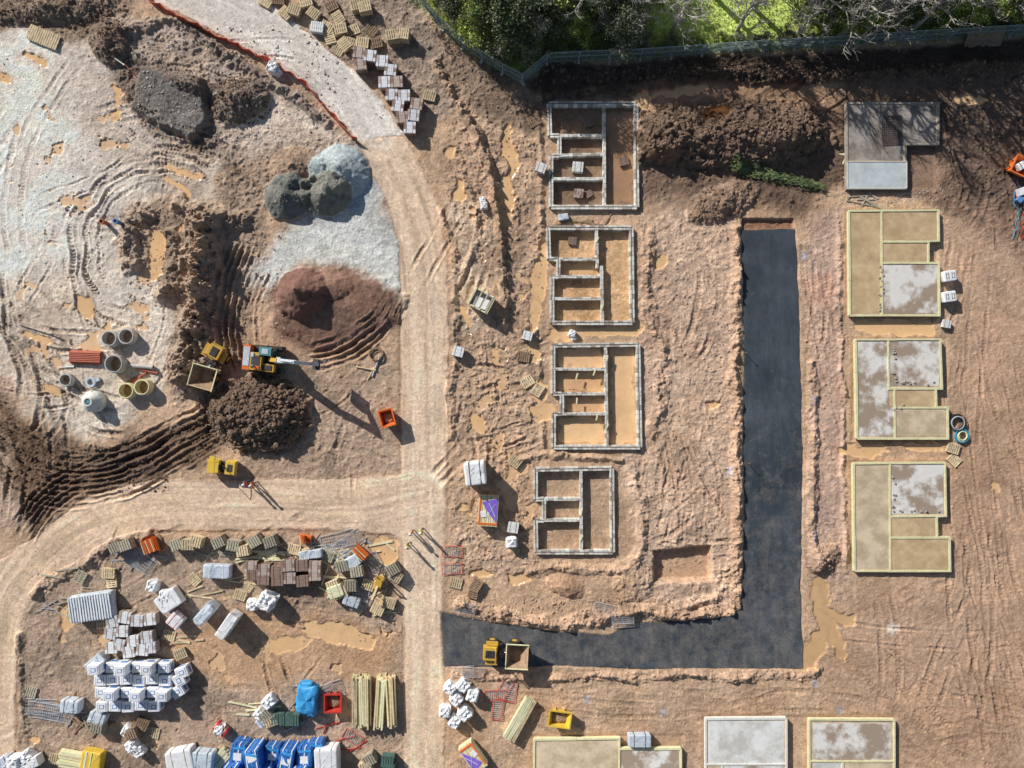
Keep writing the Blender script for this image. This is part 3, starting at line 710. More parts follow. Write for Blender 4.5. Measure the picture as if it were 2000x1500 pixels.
# ------------------------------------------------------------------ fence
fl=[(790,-30),(866,58),(905,92),(942,118),(982,142),(1020,162),(1068,122),(1130,119),(1190,117),(1250,114),(1310,110),(1370,106),(1430,102),(1490,98),(1550,94),(1610,91),(1670,87),(1730,83),(1790,79),(1850,76),(1910,72),(1970,69),(2030,66),(2090,63)]
mb=MB()
for k in range(len(fl)-1):
    a=Vector(W(*fl[k])); c=Vector(W(*fl[k+1])); d=c-a; L=d.length; rz=math.degrees(math.atan2(d.y,d.x)); z0=max(0,gz(*fl[k]))*.3
    a3=lambda t,z:(a.x+d.x*t,a.y+d.y*t,z0+z)
    mb.cyl(a3(0,.0),a3(0,2.05),.04,.04,M_fence,6); mb.cyl(a3(.985,.0),a3(.985,2.05),.04,.04,M_fence,6)
    for z in (.15,1.1,2.03): mb.cyl(a3(0,z),a3(.985,z),.04,.04,M_fence,5)
    n=int(L/.16)
    for t in range(1,n): mb.box(a3(t/n,1.08),(.018,.018,1.9),M_fence,rz=rz)
    for z in (.4,.65,.9,1.35,1.6,1.8): mb.box(a3(.5,z),(L,.018,.018),M_fence,rz=rz)
    mb.box(a3(0,.07),(.7,.24,.14),M_foot,rz=rz+90)
    nrm=Vector((d.y,-d.x)).normalized()
    mb.cyl(a3(0,1.5),(a.x+nrm.x*-1.1,a.y+nrm.y*-1.1,.05),.025,.025,M_fence,5)
ob=bpy.data.objects.new('temporary_mesh_fence',mb.mesh('temporary_mesh_fence')); SC.collection.objects.link(ob)
for (x,y) in [(1072,116),(1100,116),(1385,104),(1450,100),(1540,94),(1835,76),(905,92)]:
    mb=MB(); mb.box((0,0,1.4),(.6,.03,.45),M_white,rx=25); mb.box((0,-.02,1.42),(.45,.03,.08),M_dark,rx=25); place(mb.mesh('fence_sign'),'fence_sign',x,y,3,z=0)
bl=catmull([(262,-40),(290,0),(345,35),(420,72),(480,100),(530,125),(575,152),(605,178),(640,218),(668,250),(697,276)],8)
mb=MB(); rr=random.Random(2)
lean=[.05+.09*math.sin(k*.7)+.08*math.sin(k*1.9+1)+rr.uniform(-.05,.05) for k in range(len(bl))]
for k in range(len(bl)-1):
    a=W(*bl[k]); c=W(*bl[k+1]); za=gz(*bl[k]); la,lb=lean[k],lean[k+1]
    vs=[(a[0],a[1],za-.1),(c[0],c[1],za-.1),(c[0]+lb,c[1]+lb,za+.7),(a[0]+la,a[1]+la,za+.7),(a[0]+.04,a[1]+.04,za-.1),(c[0]+.04,c[1]+.04,za-.1),(c[0]+lb+.07,c[1]+lb+.05,za+.66),(a[0]+la+.07,a[1]+la+.05,za+.66)]
    mb.add(vs,[(0,1,2,3),(5,4,7,6),(3,2,6,7)],M_net)
    if k%5==0: mb.cyl((a[0],a[1],za),(a[0],a[1],za+1.0),.03,.03,M_dark,6)
ob=bpy.data.objects.new('orange_safety_barrier',mb.mesh('orange_safety_barrier')); SC.collection.objects.link(ob)

# ------------------------------------------------------------------ yard item meshes
def pallet_into(mb,z,m,rz=0,l=1.2,w=1.0,ox=0,oy=0):
    T=Matrix.Translation((ox,oy,z))@Matrix.Rotation(math.radians(rz),4,'Z')
    for k in range(3): mb.box((0,(k-1)*(w/2-.06),.06),(l,.1,.08),m,M=T)
    for k in range(6): mb.box((-l/2+.07+k*(l-.14)/5,0,.115),(.13,w,.024),m,M=T)
    for k in range(3): mb.box(((k-1)*(l/2-.07),0,.012),(.12,w,.02),m,M=T)
PM={}
def pallets(n,m,seed=0):
    key=('p',n,m.name,seed)
    if key not in PM:
        mb=MB(); rr=random.Random(seed+n)
        for k in range(n): pallet_into(mb,k*.135,m,rr.uniform(-4,4),1.2,1.0,rr.uniform(-.04,.04),rr.uniform(-.04,.04))
        PM[key]=mb.mesh('wooden_pallet_stack')
    return PM[key]
def blockpack(m,capm=None,n=4,wrapped=False):
    key=('b',m.name,capm.name if capm else '',n)
    if key not in PM:
        mb=MB(); pallet_into(mb,0,M_woodd,0,1.1,1.0)
        rr=random.Random(3)
        for l in range(n):
            for i in range(5):
                for j in range(3):
                    mm_=capm if (capm and l==n-1 and rr.random()<.8) else m
                    mb.box((-.46+i*.23+rr.uniform(-.006,.006),-.36+j*.36,.135+.225*(l+.5)),(.218,.345,.215-rr.uniform(0,.01)),mm_)
        for x in (-.3,.3): mb.box((x,0,.135+.225*n/2),(.03,1.11,.225*n+.012),M_dark)
        PM[key]=mb.mesh('concrete_block_pack')
    return PM[key]
def bag(seed):
    key=('bag',seed)
    if key not in PM:
        mb=MB(); mb.blob((0,0,.45),(.50,.48,.5),M_bag,seed,.08,.42,24,14)
        for sx in (-1,1):
            for sy in (-1,1):
                p=[(sx*.40,sy*.38,.80),(sx*.32,sy*.32,.98),(sx*.14,sy*.3,1.0),(sx*.08,sy*.34,.88)]
                for a,c in zip(p,p[1:]): mb.cyl(a,c,.03,.03,M_bag,5)
        mb.cyl((0,0,.85),(.06,.04,1.05),.15,.06,M_bag,8); mb.box((.05,0,.965),(.4,.05,.03),M_wgrey,rz=30)
        PM[key]=mb.mesh('bulk_bag',False)
    return PM[key]
def wrap(l,w,h,m,seed=0,bands=None,name='wrapped_material_pack',base=True):
    mb=MB(); rr=random.Random(seed)
    if base:
        T=max(1,round(l/1.2))
        for k in range(T): pallet_into(mb,0,M_woodd,0,l/T,w*.96,-l/2+(k+.5)*l/T,0)
    mb.blob((0,0,.13+h/2),(l/2,w/2,h/2),m,seed,.02,.15,30,14)
    for k in range(5): mb.box((rr.uniform(-.3,.3)*l,rr.uniform(-.3,.3)*w,.13+h),(l*rr.uniform(.2,.5),.04,.05),m,rz=rr.uniform(0,180))
    if bands:
        for k in range(2):
            mb.box(((k-.5)*l*.5,0,.13+h/2),(.07,w*1.02,h*1.02),bands)
    return mb.mesh(name)
def printed(h=1.0):
    key=('pr',h)
    if key not in PM:
        mb=MB(); pallet_into(mb,0,M_woodd,0,1.25,1.05)
        mb.blob((0,0,.13+h/2),(.61,.53,h/2),M_white,4,.015,.14,30,14)
        mb.box((0,0,.13+h+.004),(.5,.42,.02),M_bluel); mb.box((0,0,.13+h+.016),(.34,.28,.016),M_white)
        mb.box((-.42,0,.13+h+.0),(.05,.8,.02),M_wgrey); mb.box((.42,0,.13+h+.0),(.05,.8,.02),M_bluel)
        for s in (-1,1): mb.box((0,s*.535,.13+h*.5),(.7,.02,.4),M_bluel); mb.box((s*.615,0,.13+h*.5),(.02,.6,.4),M_bluel)
        PM[key]=mb.mesh('blue_printed_block_pack')
    return PM[key]
def fencepanel():
    if 'fp' not in PM:
        mb=MB(); l,w=3.4,1.6
        for y in (-w/2,w/2): mb.cyl((-l/2,y,.05),(l/2,y,.05),.035,.035,M_steel,6)
        for x in (-l/2,0,l/2): mb.cyl((x,-w/2,.06),(x,w/2,.06),.03,.03,M_steel,6)
        for k in range(1,16): mb.box((-l/2+k*l/16,0,.07),(.022,w,.02),M_steel)
        for k in range(1,5): mb.box((0,-w/2+k*w/5,.085),(l,.022,.02),M_steel)
        PM['fp']=mb.mesh('fence_panel')
    return PM['fp']
def redpanel():
    if 'rp' not in PM:
        mb=MB(); l,w=2.0,1.0
        for y in (-w/2,w/2): mb.cyl((-l/2,y,.06),(l/2,y,.06),.03,.03,M_red,6)
        for x in (-l/2,l/2): mb.cyl((x,-w/2,.06),(x,w/2,.06),.03,.03,M_red,6)
        for k in range(1,10): mb.box((-l/2+k*l/10,0,.07),(.03,w,.03),M_steel)
        PM['rp']=mb.mesh('pedestrian_barrier')
    return PM['rp']
def timber(l,w,h,m,seed=0,name='timber_stack',jit=.15):
    mb=MB(); rr=random.Random(seed); nl=max(1,int(h/.12)); nw=int(w/.17)
    for z in range(nl):
        for k in range(nw):
            dl=rr.uniform(-jit,jit)
            if z==nl-1 and rr.random()<.22: continue
            mb.box((dl,-w/2+(k+.5)*w/nw,.1+.12*(z+.5)),(l+rr.uniform(-jit,jit)*1.5,w/nw-.025,.112),rr.choice([M_timber2,m,m,M_wood,M_form]),rz=rr.uniform(-1.4,1.4)*(1 if z==nl-1 else .2))
    for x in (-l*.35,0,l*.35): mb.box((x,0,.05),(.1,w,.1),M_woodd)
    return mb.mesh(name)
def ring(m,r=.75,h=.9):
    mb=MB(); mb.ring((0,0),0,h,r,r-.14,m,28); mb.ring((0,0),h-.08,h+.05,r-.06,r-.14,m,28); mb.cyl((0,0,.01),(0,0,.05),r-.15,r-.15,M_mudi,24); return mb.mesh('concrete_manhole_ring')

for (x,y,n,rz,m) in [(578,25,5,20,M_wood),(600,8,4,-15,M_wood),(560,28,3,40,M_wood),(622,58,4,10,M_white),(615,30,4,35,M_wood),(648,15,3,-30,M_woodd),(640,55,2,25,M_wood),(662,38,3,60,M_wood),
    (668,62,5,-10,M_wood),(685,88,3,15,M_wood),(700,18,7,-15,M_wood),(716,22,7,-12,M_wood),(675,90,4,50,M_wood),(710,88,4,5,M_wood),(660,98,1,30,M_wood),(735,88,3,-10,M_woodd),
    (770,78,8,-8,M_wood),(790,76,8,10,M_wood),(840,188,2,12,M_wood),(645,75,2,70,M_wood),(725,60,1,35,M_woodd),(690,60,1,-25,M_wood),(520,5,2,30,M_wood),(545,2,3,10,M_woodd),
    (1043,238,1,-30,M_woodd),(1022,697,1,5,M_woodd),(1030,745,1,-35,M_wood),(1050,762,2,-60,M_wood),(1006,901,2,35,M_wood),
    (1860,875,2,15,M_wood),(1862,898,1,40,M_wood),(890,1138,1,10,M_wood),(930,1140,4,-60,M_woodd),(925,1155,3,-70,M_woodd),
    (215,1118,3,5,M_wood),(220,1135,2,80,M_wood),(145,1198,3,5,M_wood),(150,1185,2,30,M_wood),(205,1215,3,0,M_wood),(160,1125,2,-60,M_woodg),
    (740,1185,5,25,M_wood),(762,1175,4,20,M_wood),(775,1122,6,30,M_wood),(745,1135,2,60,M_wood),(355,1275,3,-20,M_wood),(380,1130,1,50,M_wood),
    (437,1115,2,0,M_wood),(270,1420,4,25,M_woodd),(282,1410,4,25,M_woodd),(300,1430,1,10,M_wood),(180,1402,3,-20,M_woodg),(470,1160,2,20,M_wood),(480,1150,1,-50,M_wood),
    (720,1480,3,20,M_wood),(330,1240,1,20,M_wood),(60,1350,1,15,M_woodg),(575,1072,2,10,M_wood),(605,1078,3,-15,M_wood),(640,1085,2,20,M_woodg),(720,1140,3,15,M_wood),(700,1185,1,50,M_wood),(110,1480,2,10,M_wood)]:
    place(pallets(n,m,(x+y)%3),'wooden_pallet_stack' if n>1 else 'wooden_pallet',x,y,-rz)
mb=MB()
for k in range(14): mb.box((-1.5+k*.23,0,.22),(.17,1.5,.05),M_wood,rz=random.uniform(-1,1))
for y in (-.6,0,.6): mb.box((0,y,.1),(3.1,.12,.19),M_wood)
place(mb.mesh('timber_platform'),'timber_platform',88,75,-22)
for k,(x,y) in enumerate([(706,112),(727,118),(750,128),(708,134),(766,145),(754,168),(778,168),(768,192),(792,194),(816,210),(780,214),(810,232),(788,236),(803,256)]):
    m,cm=[(M_brick,M_brick2),(M_brick,M_lblock),(M_brick2,M_lblock)][k%3]
    place(blockpack(m,cm,4),'concrete_block_pack',x,y,random.uniform(-10,10))
for k,(x,y) in enumerate([(497,1102),(500,1118),(522,1108),(547,1112),(570,1100),(595,1100),(620,1102),(548,1128),(572,1124),(596,1130),(620,1118),(521,1126)]):
    place(blockpack(M_brick,M_brick if k%2 else M_brick2,4),'concrete_block_pack',x,y,random.uniform(-6,6))
for k,(x,y) in enumerate([(230,1208),(254,1200),(278,1206),(302,1204),(226,1230),(250,1226),(242,1252),(270,1245),(296,1238),(228,1258),(262,1266),(288,1262),(302,1258)]):
    place(blockpack(M_brick2,M_white if k%2 else M_lblock,4),'concrete_block_pack',x,y,random.uniform(-12,12))
place(blockpack(M_brick,M_brick,1),'brick_stack',1150,238,20,sc=.8); place(blockpack(M_brick,M_brick,1),'brick_stack',1218,314,15,sc=.8)
place(blockpack(M_brick,M_brick,1),'brick_stack',1118,470,-5,sc=.7);place(blockpack(M_brick,M_brick2,2),'brick_stack',1130,378,-5,sc=.8)
place(blockpack(M_brick,M_brick,1),'brick_stack',1150,378,30,sc=.6)
place(blockpack(M_lblock,M_block2,3),'concrete_block_pack',1128,328,-5,sc=.9);place(blockpack(M_lblock,M_block2,3),'concrete_block_pack',1056,332,-20,sc=.85)
place(blockpack(M_lblock,M_white,3),'concrete_block_pack',1030,656,-15,sc=.8); place(blockpack(M_lblock,M_white,3),'concrete_block_pack',896,687,-15,sc=.9)
place(blockpack(M_lblock,M_block2,2),'concrete_block_pack',1845,633,-10,sc=.7)
place(blockpack(M_lblock,M_block2,3),'concrete_block_pack',1002,1028,-10,sc=.9)
for (x,y,rz) in [(1846,541,8),(1846,581,8)]:
    mb=MB(); pallet_into(mb,0,M_woodd,0,1.25,1.0); mb.blob((0,0,.5),(.62,.52,.37),M_white,3,.02,.2,24,10)
    for i,t in enumerate((-.4,-.16,.16,.4)):
        mb.box((t,0,.876),(.04,.6,.015),M_dark)
    for t in (-.28,.28):
        mb.box((t,.2,.872),(.2,.05,.012),M_dark); mb.box((t,-.2,.872),(.2,.05,.012),M_dark)
    place(mb.mesh('wrapped_block_pack'),'wrapped_block_pack',x,y,rz)
rr=random.Random(1)
for j in range(4):
    for i in range(6 if j<3 else 5):
        x=206+i*25+j*2; y=1294+j*25+rr.uniform(-2,2)
        place(printed(1.0 if (i*2+j)%4 else 1.9),'blue_printed_block_pack',x,y,rr.uniform(-3,3),z=.05,sc=(.95,.95,1))
for (x,y,rz) in [(360,1320,-60),(357,1342,30),(365,1305,20)]: place(printed(1.0),'blue_printed_block_pack',x,y,rz)
for k,(x,y,s) in enumerate([(880,1338,1.15),(906,1333,1.15),(892,1360,1.15),(924,1351,1.2),(870,1383,1.15),(909,1387,1.25),(889,1404,1.1),(999,1056,1.1),(537,137,1.1),(528,1168,1.7),(497,1178,1.1),(305,1140,1.1),
    (265,1450,1.1),(278,1462,1.0),(255,1422,1),(40,1478,1.2),(62,1470,1.2),(55,1490,1.1),(943,392,.6),(946,404,.7),(1117,652,.7),(1120,660,.5),(32,1490,1.2),(545,143,.8),(434,1418,1),(1105,425,.5),(530,1365,1.2),(512,1388,1.0),(330,1160,1.2)]):
    place(bag(k%4),'bulk_bag',x,y,random.uniform(0,90),sc=s,dz=-.05*s)
for (x,y,l,w,h,m,rz,b) in [(430,1112,2.6,1.3,.9,M_wgrey,-2,M_white),(338,1168,2.3,1.8,1.0,M_white,35,M_wgrey),(412,1190,2.2,1.0,1.7,M_wgrey,50,M_white),(455,1213,2.6,1.0,1.7,M_white,55,M_wgrey),
    (190,1180,4.2,2.6,1.0,M_wgrey,8,M_white),(350,1207,1.3,1.3,.9,M_white,-40,M_red),(930,920,2.0,2.2,2.4,M_white,6,M_dark),(198,1286,2.0,1.0,1.1,M_wgrey,40,None),(150,1370,1.8,1.2,1.1,M_wgrey,-5,M_dark),
    (520,1400,1.4,.9,.7,M_wgrey,40,M_dark),(364,1478,2.6,2.6,1.3,M_white,12,M_woodg),(645,1472,2.2,2.6,1.6,M_white,2,M_wgrey),(1247,1440,2.2,1.2,.8,M_wgrey,0,M_dark),(437,1418,1.4,.8,.7,M_red,-40,M_white),(75,1480,1.4,1.0,1,M_white,20,None),
    (1100,425,1,.6,.3,M_wgrey,10,None),(660,1150,1.5,1.2,1.0,M_timber2,20,M_woodg),(690,1170,1.6,.9,.8,M_wgrey,-20,M_dark),(600,1050,1.1,.7,.5,M_or,-10,None),(20,1480,1.6,1.2,1,M_wgrey,20,M_dark),(200,1395,1.6,1.1,.9,M_wgrey,-20,M_dark),(405,1475,2.0,1.8,1.2,M_wgrey,-5,M_green),(610,1080,2.2,.8,.6,M_wgrey,8,M_white),(690,1095,1.6,1.1,.8,M_wgrey,30,M_white)]:
    place(wrap(l,w,h,m,int(x),b),'wrapped_material_pack',x,y,rz)
mb=MB()
for k in range(16): mb.box((-2+k*.26,0,1.17),(.08,2.4,.05),M_white)
for k in range(4): mb.box((0,-1.3+k*.02,.2+k*.2),(4,.02,.05),M_wood)
place(mb.mesh('roof_sheet_stack'),'roof_sheet_stack',190,1180,8)
def crate(m,h=1.0):
    key=('cr',m.name,h)
    if key not in PM:
        mb=MB(); pallet_into(mb,0,M_woodd); n=int(h/.16)
        for k in range(n):
            z=.15+k*.16
            for s in (-1,1): mb.box((0,s*.5,z+.06),(1.2,.03,.12),m); mb.box((s*.6,0,z+.06),(.03,1.0,.12),m)
        for sx in (-1,1):
            for sy in (-1,1): mb.box((sx*.56,sy*.46,.14+h/2),(.07,.07,h),m)
        for k in range(5): mb.box((-.48+k*.24,0,.15+h*.93),(.17,.98,.04),m)
        mb.box((0,0,.14+h*.4),(1.05,.85,h*.7),M_dark)
        PM[key]=mb.mesh('slatted_crate')
    return PM[key]
for (x,y,rz,m) in [(235,1065,25,M_woodg),(256,1060,20,M_woodg),(353,1060,20,M_woodg),(390,1054,-15,M_wood),(433,1056,25,M_woodg),(462,1062,-10,M_woodg),(480,1072,10,M_wood),(503,1054,30,M_woodg),(533,1055,20,M_woodg),(375,1060,0,M_wood),
    (672,1102,15,M_woodg),(700,1112,10,M_woodg),(655,1140,20,M_wood),(670,1152,20,M_wood),(688,1140,0,M_woodg),(565,1398,0,M_green),(548,1396,0,M_green),(578,1398,0,M_green),(535,1400,20,M_wood),(725,1475,30,M_woodg),(760,1478,-5,M_green),(762,1492,-5,M_green),(718,1490,20,M_wood),(200,1412,-10,M_woodg),(265,1425,20,M_woodd),(770,1108,30,M_woodg),(525,1390,40,M_woodg)]:
    place(crate(m,.9),'slatted_crate',x,y,rz)
rr=random.Random(4)
for (x0,y0,x1,y1,n,m) in [(470,1075,660,1095,30,M_timber2),(440,1120,500,1140,6,M_wood),(560,1070,660,1085,14,M_wood),(380,1060,470,1085,8,M_woodg),(600,1050,720,1100,24,M_steel),(340,1240,400,1260,5,M_wood),(630,1090,700,1170,8,M_timber2),(700,1120,760,1200,8,M_wood),(100,1110,200,1200,10,M_woodg),(470,1370,540,1410,8,M_timber2),(1660,380,1760,400,8,M_woodg),(1650,290,1660,350,3,M_form),(1100,432,1230,438,6,M_woodd),(300,1150,420,1170,4,M_wood),(610,1400,700,1470,5,M_red),(560,1340,600,1420,4,M_steel),(60,1370,170,1395,9,M_steel),(150,1395,210,1425,7,M_woodd),(230,1070,300,1100,10,M_steel),(90,1180,150,1200,5,M_steel),(700,1060,760,1110,6,M_timber2)]:
    for _ in range(n):
        plank(rr.uniform(x0,x1),rr.uniform(y0,y1),rr.uniform(.9,3.0),rr.choice([0,5,-5,20,-30,60])+rr.uniform(-12,12),rr.uniform(.1,.22) if m is not M_steel and m is not M_red else .07,name='steel_pole' if m in (M_steel,M_red) else 'timber_plank',m=m)
for (x,y,rz) in [(1180,1188,-12),(1215,1205,3),(1217,1214,5),(908,1184,-10),(905,1310,3),(925,1312,-3),(265,1085,-40),(272,1095,-30),(660,1055,15),(680,1062,35),(715,1150,75),(705,1160,80),(640,1350,20),(630,1365,35),(90,1388,-8),(110,1392,-12),(80,1380,-3),(735,1110,-60)]:
    place(fencepanel(),'fence_panel',x,y,rz,sc=.95 if x<800 else .62,dz=.08)
for (x,y,rz) in [(885,1076,-3),(884,1110,3),(967,1358,2),(998,1350,80),(972,1385,85),(985,1345,60),(690,1440,-30)]: place(redpanel(),'pedestrian_barrier',x,y,rz,dz=.04)
def slabs_stack(m,n,l,w,name):
    mb=MB(); rr=random.Random(6)
    for k in range(n): mb.box((k*.16-.08*n,rr.uniform(-.08,.08),.5),(.05,w,1.0),m,ry=14+rr.uniform(-6,6)); mb.box((k*.16-.08*n,0,.97),(.06,w*.9,.06),M_timber2 if k%3==0 else m,rz=rr.uniform(-3,3))
    mb.box((0,0,.05),(l,w,.08),M_woodd); return mb.mesh(name)
place(slabs_stack(M_or,9,1.7,1.4,'orange_barrier_stack'),'orange_barrier_stack',302,1062,20)
place(slabs_stack(M_or,6,1.2,1.5,'orange_barrier_stack'),'orange_barrier_stack',708,1075,45)
place(slabs_stack(M_or,3,.8,.8,'orange_barrier_stack'),'orange_barrier_stack',597,1050,10)
place(timber(4.7,1.8,.9,M_timber,1,jit=.22),'timber_stack',709,1364,91); place(timber(4.7,.9,.8,M_timber,2,jit=.22),'timber_stack',744,1366,87); place(timber(4.7,.9,.8,M_timber,5,jit=.22),'timber_stack',766,1366,92)
place(timber(4.4,1.2,.7,M_timber2,3,jit=.03),'plywood_sheet_pack',1015,1400,60)
place(timber(2.6,1.2,.5,M_timber2,3),'timber_stack',430,1482,50)
place(timber(2.6,1.6,.7,M_timber2,8),'timber_stack',150,1480,-10); 
mb=MB(); mb.blob((0,0,.6),(1.4,1.0,.5),M_yelb,5,.03,.2); mb.box((0,0,1.11),(2.6,.1,.06),M_timber2); mb.box((0,.5,1.10),(2.6,.14,.05),M_white); mb.box((-.6,0,.05),(.1,2,.1),M_woodd); mb.box((.6,0,.05),(.1,2,.1),M_woodd)
place(mb.mesh('yellow_wrapped_timber_pack'),'yellow_wrapped_timber_pack',188,1485,80)
mb=MB(); mb.tub((0,0,.1),(2.2,1.8),(2.1,1.7),1.3,.12,M_timber2,M_white)
for k in range(4): mb.box((-.9+k*.6,0,1.43),(.09,1.85,.05),M_timber)
mb.box((.1,-.2,.9),(1.5,1.0,.5),M_white,rz=8)
place(mb.mesh('open_timber_crate'),'open_timber_crate',941,590,-28)
def purp(l,w):
    mb=MB()
    for k in range(9): mb.box((0,-w/2+(k+.5)*w/9,.7),(l,w/9-.03,.9),M_timber if k%2 else M_timber2)
    mb.box((-l*.42,0,1.16),(.2,w,.06),M_or); mb.box((0,w*.42,1.158),(l*.8,.16,.06),M_or)
    a=[(-l*.38,-w*.45,1.19),(l*.44,-w*.45,1.19),(l*.30,w*.32,1.19),(l*.05,w*.1,1.19)]
    mb.add(a,[(0,1,2,3)],M_purple)
    mb.box((.15,-w*.2,1.22),(l*.5,.04,.02),M_white,rz=28); mb.box((.2,-w*.2,1.222),(l*.4,.04,.02),M_wgrey,rz=-30)
    mb.box((-l*.1,w*.22,1.18),(.6,w*.3,.04),M_white,rz=12)
    for x in (-l*.3,l*.3): mb.box((x,0,.1),(.12,w,.2),M_woodd)
    return mb.mesh('purple_wrapped_timber_pack')
place(purp(2.9,1.9),'purple_wrapped_timber_pack',954,994,86); place(purp(2.8,1.5),'purple_wrapped_timber_pack',925,1468,-55)
def bluep(l,w,h,seed):
    mb=MB(); pallet_into(mb,0,M_woodd,0,l,w); rr=random.Random(seed)
    mb.blob((0,0,.14+h/2),(l/2,w/2,h/2),M_blue,seed,.03,.18,24,10)
    for k in range(3): mb.box((-l*.3+k*l*.3,0,.14+h/2),(.1,w*1.01,h*1.02),M_white if (k+seed)%2==0 else M_bluel)
    mb.box((0,rr.uniform(-.3,.3),.15+h),(l*.5,w*.35,.03),M_white,rz=rr.uniform(-10,10)); mb.box((0,w*.3,.16+h),(l*.8,.2,.05),M_tarpb,rz=rr.uniform(-20,20))
    return mb.mesh('blue_wrapped_insulation_pack')
BP=[bluep(1.5,2.0,1.6,1),bluep(1.5,2.0,2.4,2),bluep(1.5,1.8,1.1,3),bluep(1.4,1.9,2.0,4)]
for k,(x,y,rz) in enumerate([(478,1455,-12),(510,1460,8),(540,1462,-5),(572,1462,-10),(604,1462,-5),(470,1490,0),(500,1494,0),(532,1496,3),(566,1495,-3),(598,1496,0),(625,1455,5),(480,1525,0),(560,1530,0)]):
    place(BP[k%4],'blue_wrapped_insulation_pack',x,y,rz)
mb=MB(); mb.blob((0,0,.65),(.95,1.35,.68),M_tarpb,9,.10,.35,28,14); mb.blob((-.3,1.2,.5),(.7,.4,.5),M_tarpb,3,.1,.5); mb.blob((.5,-1.0,.6),(.5,.6,.55),M_tarpb,6,.12,.5)
place(mb.mesh('blue_tarpaulin_pile',False),'blue_tarpaulin_pile',605,1358,-5)
def skip(m,l,w,h,name,fill=True):
    mb=MB(); mb.tub((0,0,.12),(l,w),(l*.62,w*.86),h,.07,m,m)
    for s in (-1,1):
        mb.box((0,s*(w/2+.02),h+.08),(l,.09,.09),m); mb.box((s*(l/2+.02),0,h+.083),(.09,w+.1,.09),m)
        for x in (-l*.22,l*.22): mb.box((x,s*(w/2-.03),h*.55),(.09,.1,h*.9),m)
        mb.cyl((-l*.2,s*(w/2),h*.7),(-l*.2,s*(w/2+.14),h*.7),.06,.06,M_dark,8); mb.cyl((l*.2,s*(w/2),h*.7),(l*.2,s*(w/2+.14),h*.7),.06,.06,M_dark,8)
    mb.box((0,0,.06),(l*.55,w*.7,.12),M_dark)
    if fill: mb.blob((0,0,.35*h),(l*.36,w*.38,h*.3),M_mudi,4,.12,.7)
    return mb.mesh(name)
place(skip(M_or,1.6,1.3,1.2,'orange_waste_skip'),'orange_waste_skip',760,815,-75)
place(skip(M_red,1.6,1.7,.9,'red_waste_skip'),'red_waste_skip',655,1365,0)
place(skip(M_yelb,2.1,1.5,.9,'yellow_waste_skip'),'yellow_waste_skip',1092,1396,-8)
place(skip(M_or,1.7,1.5,1.0,'orange_waste_skip'),'orange_waste_skip',1980,330,65)
place(wrap(.9,.7,.6,M_white,3,M_dark),'wrapped_material_pack',1980,330,30,dz=.6)
def coil(m,r=.7,n=5,seed=0):
    mb=MB(); rr=random.Random(seed)
    for k in range(n):
        R0=r+rr.uniform(-.08,.08); cx,cy=rr.uniform(-.05,.05),rr.uniform(-.05,.05); T=Matrix.Translation((cx,cy,0))@Matrix.Rotation(rr.uniform(-.06,.06),4,'X')
        mb.ring((0,0),.03+k*.07,.09+k*.07,R0+.03,R0-.03,m,24,M=T)
    return mb.mesh('hose_coil')
place(coil(M_hose),'hose_coil',1866,824,0); place(coil(M_steel,.6,3,2),'hose_coil',1866,826,0,dz=.2); place(coil(M_hoseb,.6,4,3),'hose_coil',1876,851,0); place(coil(M_timber2,.45,3,3),'hose_coil',1876,851,0,dz=.2)
place(coil(M_mudi,.6,4,5),'hose_coil',735,692,0)
rr=random.Random(12)
mb=MB()
for c in (M_red,M_hoseb,M_hose,M_green,M_steel):
    p=Vector((rr.uniform(-.5,.5),3,.1))
    for k in range(16):
        q=p+Vector((rr.uniform(-.35,.35),-.35,0)); q.z=.08+rr.uniform(0,.1); mb.cyl(p,q,.03,.03,c,5); p=q
mb.box((.4,2,.3),(.9,.7,.5),M_white,rz=20); mb.box((.2,1.2,.25),(.6,.5,.4),M_bluel,rz=50)
place(mb.mesh('cable_and_hose_heap'),'cable_and_hose_heap',1984,415,0)
R1=ring(M_ring,.78,.8);R2=ring(M_ringy,.78,.9);R3=ring(M_ring,.65,.6);R4=ring(M_ring,.9,1.0)
for (x,y,r) in [(222,662,R1),(255,658,R1),(233,711,R4),(135,742,R3),(255,763,R2),(286,756,R2)]: place(r,'concrete_manhole_ring',x,y)
mb=MB(); mb.ring((0,0),0,.7,1.05,.9,M_block2,32); mb.cyl((0,0,.02),(0,0,.68),.9,.9,M_block2,24); mb.ring((0,0),.7,1.35,1.05,.9,M_block2,32,ro2=.45,ri2=.3); mb.ring((0,0),1.35,1.5,.42,.3,M_block2,24); mb.box((0,0,1.36),(.42,.34,.16),M_teal); mb.cyl((0,0,1.2),(0,0,1.3),.3,.3,M_dark,16)
for a in range(0,360,45): mb.box((.95*math.cos(math.radians(a)),.95*math.sin(math.radians(a)),.8),(.12,.12,.1),M_steel,rz=a)
place(mb.mesh('concrete_manhole_cone'),'concrete_manhole_cone',188,784)
mb=MB()
for z in range(3):
    for k in range(8-z):
        y=-.6+k*.17+z*.085; mb.ring((0,0),-1.5,1.5,.085,.06,M_clay,10,M=Matrix.Translation((0,y,.1+z*.15))@Matrix.Rotation(math.pi/2,4,'Y'))
place(mb.mesh('clay_pipe_stack'),'clay_pipe_stack',170,698,-2)
def pipe(px,py,L,rz,m,r=.12,name='drain_pipe'):
    mb=MB(); T=Matrix.Translation((0,0,r+.02))@Matrix.Rotation(math.pi/2,4,'Y'); mb.ring((0,0),-L/2,L/2,r,r-.03,m,12,M=T); mb.ring((0,0),L/2-.15,L/2,r+.03,r-.02,m,12,M=T); place(mb.mesh(name),name,px,py,rz)
